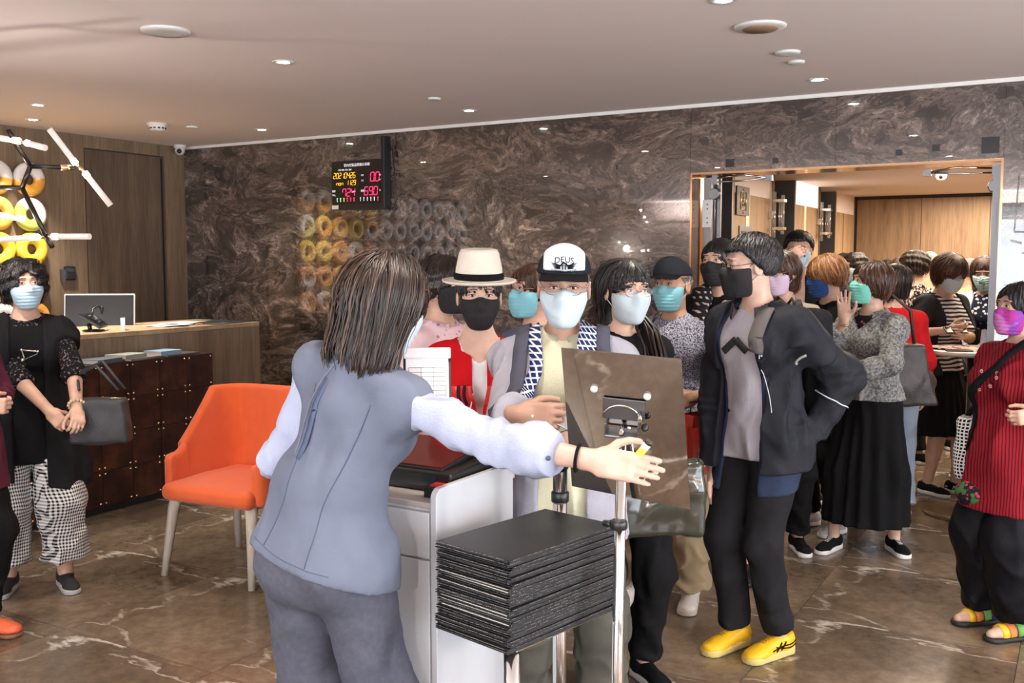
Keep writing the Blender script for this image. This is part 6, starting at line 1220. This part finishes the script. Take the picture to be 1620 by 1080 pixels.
for n in 'RL':
    o0, Ms, g_, fu, so = P.__dict__['shoe'+n]
    for sd in (1, -1):
        for pts in ([(.05, .055, .028), (.05, .030, .070)], [(.05, .030, .028), (.05, .010, .070)], [(.05, .075, .040), (.05, .02, .052), (.05, -.07, .060)], [(.05, .060, .055), (.05, .02, .038), (.05, -.07, .045)]):
            pp = proj(fu, np.array([o0+Ms@np.array((p[0]*sd, p[1], p[2]))*g_ for p in pts]), .001); 
            if len(pp) == 2: seam('side_stripe', fu, pp, .0034, C_blk, so, .001, 6, nn=5)
            else: seam('side_stripe', fu, pp, .0030, C_blk, so, .001, 10, nn=5)
f_ = P.sm(.040); c_ = P.J['chest']; m_wt = mat('reflective_white', (.7, .72, .75), .4)
def CH(x, z, y=.3): return c_+P.Rt@np.array((x, y, z))
ribbon('lapel', f_, [CH(-.105, .165, .05), CH(-.140, .12), CH(-.155, .05), CH(-.145, .005)], .056, cloth('jacket_collar', srgb(96, 92, 92)), P.root, .004, 16, th=.004); seam('chest_zip', f_, [CH(-.172, .03), CH(-.168, -.05)], .002, m_wt, P.root, .001, 10); ribbon('chest_logo', f_, [CH(-.188, .03), CH(-.184, -.03)], .008, m_wt, P.root, .003, 8, th=.001); seam('pocket_piping', f_, [CH(-.16, -.06), CH(-.18, -.075), CH(-.21, -.05)], .0018, C_char, P.root, .001); seam('pocket_piping', f_, [CH(-.17, -.12), CH(-.21, -.20), CH(-.22, -.24)], .0018, m_wt, P.root, .001)
el = P.J['elL']; wv = P.J['wrL']; sv = P.J['shL']; m1 = sv+(el-sv)*.38; fo = nrm(np.array((.2, 1., .3))); ribbon('sleeve_logo', f_, [m1+fo*.08+A(.03, 0, .02), m1+fo*.08-A(.03, 0, .02)], .010, mat('logo_grey', (.35, .34, .32), .5), P.root, .003, 8, th=.001)
m2 = el+(wv-el)*.35; d2 = nrm(wv-el); a1 = nrm(np.cross(d2, (0, 0, 1))); a2 = np.cross(d2, a1); seam('reflective_piping', f_, [m2+a1*.08*math.cos(a)+a2*.08*math.sin(a) for a in np.linspace(2.2, 5.6, 10)], .0025, mat('piping_glow', (.75, .85, .95), .3), P.root, .002, 20)
f_ = P.sm(.013, False); m_ch = mat('chevron_black', (.02, .02, .022), .8); ribbon('chevron', f_, [CH(.080, -.02), CH(.0, .095)], .028, m_ch, P.root, .004, 10, th=.002); ribbon('chevron', f_, [CH(.0, .095), CH(-.070, .0)], .028, m_ch, P.root, .0042, 10, th=.002)
# black backpack on his back
bk = P.J['chest']+P.Rt@A(0, -.235, -.10); t = thing('backpack', 'black backpack on the back of the tall person with yellow trainers', 'backpack', tuple(P.W(bk)), P.yaw)
def fb(Q): return smin(rbox(Q, (0, 0, 0), (.15, .075, .22), .05), rbox(Q, (0, -.07, -.08), (.11, .04, .11), .03), .03)+.004*wob(Q, 45, 8)
sdf_obj('bag_body', fb, [(A(-.2, -.16, -.27), A(.2, .13, .27), .010)], C_blk2, t); MB().tube([(-.08, -.10, .03), (0, -.115, .045), (.08, -.10, .03)], .003, 6).build('zip', M_stl, t); MB().tube([(-.03, .03, .22), (0, .03, .26), (.03, .03, .22)], .007, 6).build('handle', C_char, t)
for sg in (1, -1): MB().tube([(sg*.09, .07, .18), (sg*.10, .12, .25), (sg*.12, .20, .22)], .014, 6).build('strap', C_char, t)
# --- lobby crowd beyond the opening
def bg(label, px_, D, h, sex='f', face=(-.3, -1), head=(0, 0, 0), hairm=None, style='bob', maskm=None, top_=None, bot=None, kind='trousers', shoem=None, lod=2, glasses=False, skin=(.58, .38, .29), hk={}, tk={}, sk={}, skey='warm', **k):
    P = Person(label, W(px_, 430, D), face, h, sex, head=head, lod=lod, skin=skin, skin_key=skey, **k); P.body()
    if maskm: P.mask(maskm)
    if glasses: P.glasses(M_spec)
    d = dict(n=700, ln=.13); d.update(hk); P.hair(hairm or H_dkb, style, **d)
    P.top('top', top_ or C_blk, **{**dict(off=.015, sl=1.9, hem=-.08), **tk}); (P.trousers if kind == 'trousers' else P.skirt)(bot or C_blk, **sk); P.shoes(shoem or C_blk); return P
W_ = 0
bg('person in a black jacket pressing a hand to the forehead, pale blue mask', 1263, 6.55, 1.77, 'm', (-.25, -1), (-4, -8, 0), H_blk, 'short', K_blue, C_blk2, C_blk, hk=dict(n=900, ln=.07, vol=.006), armR={'w': W(1243, 414, 6.25), 'e': (1, .3, -.8), 'pose': 'half', 'dir': (-.7, 0, .6), 'back': (.2, 1, .3)}, tk=dict(off=.025, openf=.04, neck=.07))
P = bg('person with brown bob, glasses and pink mask just behind the tall person\'s shoulder', 1240, 5.35, 1.62, 'f', (-.1, -1), (-48, -8, 0), H_brn, 'bob', K_pink, cloth('beige_green', srgb(160, 150, 130)), C_blk, glasses=True, hk=dict(zb=-.11, n=900, ln=.16))
P = bg('person with orange-blond bowl cut and royal blue mask', 1314, 5.75, 1.59, 'f', (-.9, -.55), (-28, -10, 0), H_bld, 'bob', K_navy, C_blk, C_blk, hk=dict(zb=-.035, n=1500, ln=.12, vol=.012, fringe=.040, side=.004), lod=1, tk=dict(off=.018, sl=.7), shoem=mat('white_canvas', srgb(190, 188, 186), .7))
put_text('shirt_lettering', 'LIV', .05, mat('bag_print', (.8, .8, .8), .6), P.root, tuple(P.J['chest']+A(-.02, .155, .02)), (R(90), 0, R(180)))
P = Person('person in a grey acid-washed denim jacket with raised hand and mint mask', W(1380, 430, 5.35), (-.80, -.60), 1.55, 'f', head=(-34, 4, 0), skin=(.62, .40, .30), skin_key='warm2', feet={'R': (.10, .14, 8), 'L': (-.12, -.10, 55)},
    armR={'w': W(1336, 505, 5.15), 'e': (.5, .3, -1), 'pose': 'flat', 'dir': (.05, .05, 1), 'back': (.5, -.8, 0)}, armL={'w': W(1345, 592, 5.05), 'e': (-1, -.6, -.3), 'pose': 'half', 'dir': (.9, .5, 0)}); P.body(); P.mask(K_mint); P.hair(H_brn, 'bob', zb=-.075, vol=.008, n=1500, ln=.12, opn=.012, fringe=.080)
m_ac = pattern('acid_denim', 'speckle', srgb(84, 86, 90), srgb(158, 158, 152), .012, .5, soft=.14); P.top('denim_jacket', m_ac, off=.026, sl=1.75, hem=.0, flare=.02, neck=.075, vneck=.07, fold=.008, sflare=.008); P.top('floral_top', pattern('dark_floral', 'flower', (.02, .018, .022), srgb(190, 110, 120), .03, .22), off=.013, sl=0, hem=0, neck=.07, fold=.001); P.collar(m_ac, r=.075, gap=.6)
P.skirt(C_blk, zlow=.16, r=.235, pleat=.012, npl=15, waist=.04, name='wide_trousers'); P.shoes(C_blk, mat('white_sole', (.75, .73, .70), .6), lace=mat('white_lace', (.7, .7, .68), .8))
MB().lathe([(.027, -.003), (.030, 0), (.027, .003)], n=16, M=np.stack([P.handR[3], P.handR[2], P.handR[1]], 1), c=P.handR[0]-P.handR[1]*.03).build('bracelet', M_brass, P.root)
bg('person in a red jumper seen from behind, dark bob, pale jeans', 1416, 5.98, 1.54, 'f', (.1, 1), (5, 0, 0), H_dkb, 'bob', None, cloth('red_jumper', srgb(190, 30, 34)), cloth('pale_jeans', srgb(150, 160, 176)), hk=dict(zb=-.10, n=900, ln=.18), tk=dict(neck=.07), shoem=mat('white_canvas', srgb(190, 188, 186), .7))
p = W(1422, 640, 5.7); bag('large dark brown leather shoulder bag beside the striped top', p, .42, .36, .15, mat('brown_leather', srgb(48, 40, 37), .45, bump=.3, bscale=150), math.atan2(_rt[1], _rt[0]), [([p+_rt*.08+_up*.34, p+_rt*.05+_up*.55, p-_rt*.1+_up*.68, p-_rt*.13+_up*.5, p-_rt*.10+_up*.33], .010)], taper=.75)
P = Person('person in a black-and-white striped top and black cardigan looking at a phone', W(1488, 430, 6.7), (.45, -.9), 1.61, 'f', lean=(4, 0), head=(-8, -24, 0), skin=(.64, .42, .32), skin_key='warm2', feet={'R': (.08, .02, 4), 'L': (-.10, .10, 12)},
    armR={'w': W(1500, 522, 6.38), 'e': (1, -.5, -.6), 'pose': 'half', 'back': (.2, 1, -.2)}, armL={'w': W(1524, 530, 6.38), 'e': (-1, -.3, -.6), 'pose': 'half', 'back': (-.3, 1, 0)}); P.body(); P.mask(K_wht); P.hair(H_brn, 'bob', zb=-.085, vol=.014, n=1500, ln=.16, fringe=.05)
P.top('striped_top', pattern('bw_stripe', 'hstripe', srgb(216, 212, 210), srgb(50, 44, 52), .026, .5), off=.018, sl=.9, hem=-.02, neck=.075, fold=.004, flare=.02); P.top('cardigan', cloth('dark_cardigan', srgb(40, 42, 46)), off=.032, sl=1.25, hem=-.05, neck=.088, openf=.105, fold=.008, sflare=.01)
P.skirt(C_blk, zlow=.42, r=.24, pleat=.010, waist=.03, name='culottes'); P.shoes(C_blk, mat('white_sole', (.75, .73, .70), .6), lace=mat('white_lace', (.7, .7, .68), .8))
for n in 'RL':
    o0, Ms, g_, fu, so = P.__dict__['shoe'+n]
    for sd in (1, -1):
        pts = proj(fu, np.array([o0+Ms@np.array((.05*sd, y, z))*g_ for y, z in ((.005, .035), (.012, .062), (.035, .032), (.042, .058))]), .001); MB().tube(list(pts), .0035, 5).build('side_letter', mat('logo_silver', (.75, .75, .75), .4), so)
t = thing('phone', 'dark phone held by the person in the striped top', 'phone', tuple(W(1512, 522, 6.33)), math.atan2(_rt[1], _rt[0])); MB().box((0, 0, 0), (.14, .07, .009), rotm('X', 30)).build('case', M_blk, t, .002); MB().box(rotm('X', 30)@np.array((0, 0, .0052)), (.128, .062, .001), rotm('X', 30)).build('screen', mat('dark_glass', (.02, .025, .03), .08), t)
P = bg('person with long brown hair, floral mask and white blouse over a dotted top', 1560, 7.15, 1.60, 'f', (-.65, -.75), (5, -18, 0), H_brn, 'bob', pattern('floral_mask', 'flower', srgb(186, 214, 212), srgb(70, 110, 110), .02, .3), pattern('dotted_navy', 'flower', srgb(34, 38, 60), srgb(215, 215, 220), .028, .35), C_blk, hk=dict(zb=-.20, n=1300, ln=.26), lod=1,
       armR={'w': W(1545, 600, 6.9), 'e': (1, -.5, -.5), 'pose': 'half'}, armL={'w': W(1590, 590, 6.9), 'e': (-1, -.5, -.5), 'pose': 'half'}, tk=dict(sl=.3)); P.top('blouse', cloth('pale_blouse', srgb(196, 200, 220)), off=.03, sl=1.5, hem=-.12, neck=.08, openf=.06, fold=.009)
bg('person with a patterned blouse and dark wavy hair, back of the crowd', 1447, 7.6, 1.64, 'f', (-.4, .9), (25, 0, 0), H_dkb, 'bob', None, pattern('mottled_blouse', 'speckle', srgb(40, 34, 38), srgb(205, 190, 180), .02, .52), C_blk, hk=dict(zb=-.05, wave=.8, n=600, vol=.008, ln=.10), tk=dict(sl=.8), lod=3)
bg('person in a beige shirt whose back shows right of the striped top', 1533, 8.2, 1.58, 'm', (.2, 1), (0, 0, 0), H_gry, 'short', None, cloth('beige_shirt', srgb(190, 170, 130)), C_char, lod=3, hk=dict(n=200, ln=.05))
bg('short-haired person in a white mask at the far right of the lobby', 1553, 9.6, 1.56, 'f', (-.6, -.8), (0, 0, 0), H_dkb, 'bob', K_wht, cloth('tan_coat', srgb(150, 120, 90)), C_blk, lod=3, hk=dict(n=300, zb=-.04, ln=.09))
bg('person with dark hair whose head shows above the blond bowl cut', 1335, 8.6, 1.63, 'f', (.5, .9), (0, 0, 0), H_dkb, 'bob', None, C_char, C_blk, lod=3, hk=dict(n=300, zb=-.06, ln=.1))
bg('person with wavy dark hair between blond bowl cut and mint mask', 1352, 7.4, 1.63, 'f', (-.8, -.3), (0, 0, 0), H_dkb, 'bob', K_wht, cloth('navy_top', srgb(40, 44, 66)), C_blk, lod=3, hk=dict(n=500, zb=-.05, wave=.8, ln=.1))
bg('person with greying dark hair behind the red jumper, left', 1405, 8.8, 1.57, 'f', (-.6, .7), (0, 0, 0), H_blk, 'bob', None, cloth('orange_knit', srgb(190, 110, 70)), C_blk, lod=3, hk=dict(n=300, zb=-.04, ln=.09))
bg('person with a nearly bald pale head behind the mottled blouse', 1470, 9.2, 1.66, 'm', (.2, 1), (0, 0, 0), hair_mat('hair_white', (.5, .46, .42)), 'short', None, cloth('sand_shirt', srgb(196, 176, 150)), C_char, lod=3, hk=dict(n=100, ln=.04, vol=-.008))
bg('person with loose auburn hair behind the red jumper, right', 1425, 8.0, 1.59, 'f', (.6, .6), (0, 0, 0), H_brn, 'bob', None, cloth('blue_top', srgb(60, 80, 120)), C_blk, lod=3, hk=dict(n=300, zb=-.08, ln=.1))
# --- woman in red striped shirt, right edge
P = Person('person in a red striped shirt and purple mask with a crossbody strap, at right', W(1616, 430, 4.14), (-.95, -.32), 1.46, 'f', lean=(-1, 0), head=(-8, 3, 0), bulk=1.22, skin=(.60, .38, .28), skin_key='warm', feet={'R': (.10, .0, -6), 'L': (-.09, .01, -4)},
    armR={'w': W(1640, 600, 3.95), 'e': (1, -.5, -.4), 'pose': 'half'}, armL={'w': P_ if 0 else W(1642, 655, 3.80), 'e': (-1, -.6, -.4), 'pose': 'half'})
P.body(); m_pm = pattern('purple_mask', 'speckle', srgb(176, 60, 140), srgb(104, 70, 170), .05, .5, soft=.12, c3=srgb(200, 120, 190)); P.mask(m_pm, loops=(.05, .05, .05)); P.hair(H_blk, 'bob', zb=-.05, vol=.004, fringe=.088, n=1200, ln=.12, opn=.004, back=.012)
m_rs = pattern('red_stripe_shirt', 'vstripe', srgb(84, 20, 30), srgb(142, 32, 42), .018, .38); P.top('shirt', m_rs, off=.026, sl=1.9, hem=-.30, neck=.062, fold=.010, low=.215, sflare=.012, flare=.02, seed=19); P.collar(m_rs, r=.066, gap=.35)
P.trousers(cloth('black_satin', (.006, .006, .008), rough=.5), off=.02, wide=.055, fold=.006, upto=.93, seed=23)
f_ = P.fields['shirt']; c_ = P.J['chest']
ribbon('crossbody_strap', P.sm(.036, False), [c_+P.Rt@A(-.02, -.15, .16), c_+P.Rt@A(-.09, .02, .16), c_+P.Rt@A(-.04, .2, .08), c_+P.Rt@A(.06, .2, -.06), c_+P.Rt@A(.14, .2, -.20), c_+P.Rt@A(.18, .12, -.32)], .034, C_blk, P.root, .010, 40, th=.003)
g = MB(); V_ = proj(f_, np.array([c_+P.Rt@A(x, .3, z) for x, z in ((-.02, .10), (.02, .02), (-.01, -.05), (.05, -.03), (-.05, .04), (.03, .09), (.0, -.12), (.06, -.10))]), .002)
for p in V_:
    for a in range(5): g.ball(p+A(.006*math.cos(a*1.256), 0, .006*math.sin(a*1.256)), .0035, 6)
o = g.build('embroidered_flowers', mat('pink_thread', srgb(214, 170, 170), .8), P.root); o['kind'] = 'stuff'
p = P.W(P.J['pel']+A(.22, .05, -.14)); bag('small black-and-white checked pouch hanging at the hip of the red striped shirt', p+np.array((0, 0, -.03)), .15, .28, .07, pattern('bw_check', 'check', srgb(216, 214, 212), srgb(20, 20, 24), .016, .35), zr+R(60), [([p+_up*.24, p+_up*.28+_rt*.02, p+_up*.30+_rt*.04], .012)], cat='pouch', name='pouch', clasp=C_blk)
sdf_obj('floral_hem', lambda Q: ell(Q, P.J['pel']+A(.07, .165, -.20), (.08, .03, .05))+.004*wob(Q, 70, 3), [(P.J['pel']+A(-.05, .1, -.28), P.J['pel']+A(.2, .24, -.12), .006)], pattern('floral_black', 'flower', (.015, .015, .02), srgb(190, 60, 80), .022, .34, c3=srgb(70, 110, 60)), P.root)
# strapped sandals
for n in 'RL':
    a = P.J['an'+n]; t_ = P.J['toe'+n]; Ms = np.array(((math.cos(t_), -math.sin(t_), 0), (math.sin(t_), math.cos(t_), 0), (0, 0, 1.))); o0 = np.array((a[0], a[1], 0)); g_ = P.k*1.06
    def loc(Q): return ((Q-o0.astype(f4))@Ms.astype(f4))/f4(g_)
    def fs_(Q): q = loc(Q); return smax(smax(rc(q*A(1, 1, 0), (0, -.034, 0), (.002, .15, 0), .042, .048), q[:, 2]-.024, .006), .0005-q[:, 2], .004)*g_
    def fu(Q): q = loc(Q); return smin(ell(q, (0, -.035, .05), (.035, .045, .045)), rc(q, (0, 0, .055), (0, .115, .038), .042, .034), .03)*g_
    c = o0+A(0, .05, .05); sole = sdf_obj('sandal', fs_, [(c-A(.2, .2, .1), c+A(.2, .2, 0), .006)], mat('black_sole', (.01, .01, .01), .6), P.root)
    sdf_obj('foot', lambda Q: smax(smin(fu(Q)+.004, smin(rc(loc(Q), (0, .12, .034), (0, .165, .032), .034, .024)*g_, rc(loc(Q), (0, -.015, .06), (0, -.02, .12), .036, .034)*g_, .01), .02), (.022-loc(Q)[:, 2])*g_, .004), [(c-A(.2, .2, .1), c+A(.2, .2, .1), .006)], P.skin, sole)
    for y, cl in ((.125, srgb(226, 180, 40)), (.088, srgb(226, 130, 70)), (.045, srgb(110, 170, 80)), (.005, srgb(40, 60, 96)), (-.03, srgb(40, 60, 96))):
        ribbon('strap', fu, [o0+Ms@np.array((x, y-.012*abs(x)/.05, .12-.11*abs(x)/.06))*g_ for x in (-.06, -.045, -.025, 0, .025, .045, .06)], .030, mat('strap_%d' % int(cl[1]*999), cl, .6), sole, .003, 16, th=.003)
# plastic carrier behind the board
p = W(1030, 800, 3.35); t = thing('carrier_bag', 'shiny black plastic carrier bag behind the mirror board', 'bag', tuple(p-np.array((0, 0, .10))), zr)
sdf_obj('bag_body', lambda Q: rbox(Q, (0, 0, .13), (.19, .05, .14), .03)+.012*np.abs(wob(Q, 22, 5))+.004*wob(Q, 60, 6), [(A(-.24, -.1, -.04), A(.24, .1, .3), .008)], mat('black_plastic_film', (.03, .032, .022), .16, coat=.6), t); MB().tube([(-.08, 0, .26), (-.06, 0, .38), (-.02, .02, .46), (.04, 0, .38), (.08, 0, .26)], .008, 6).build('handle', mat('black_plastic_film', (.03, .032, .022), .16), t)
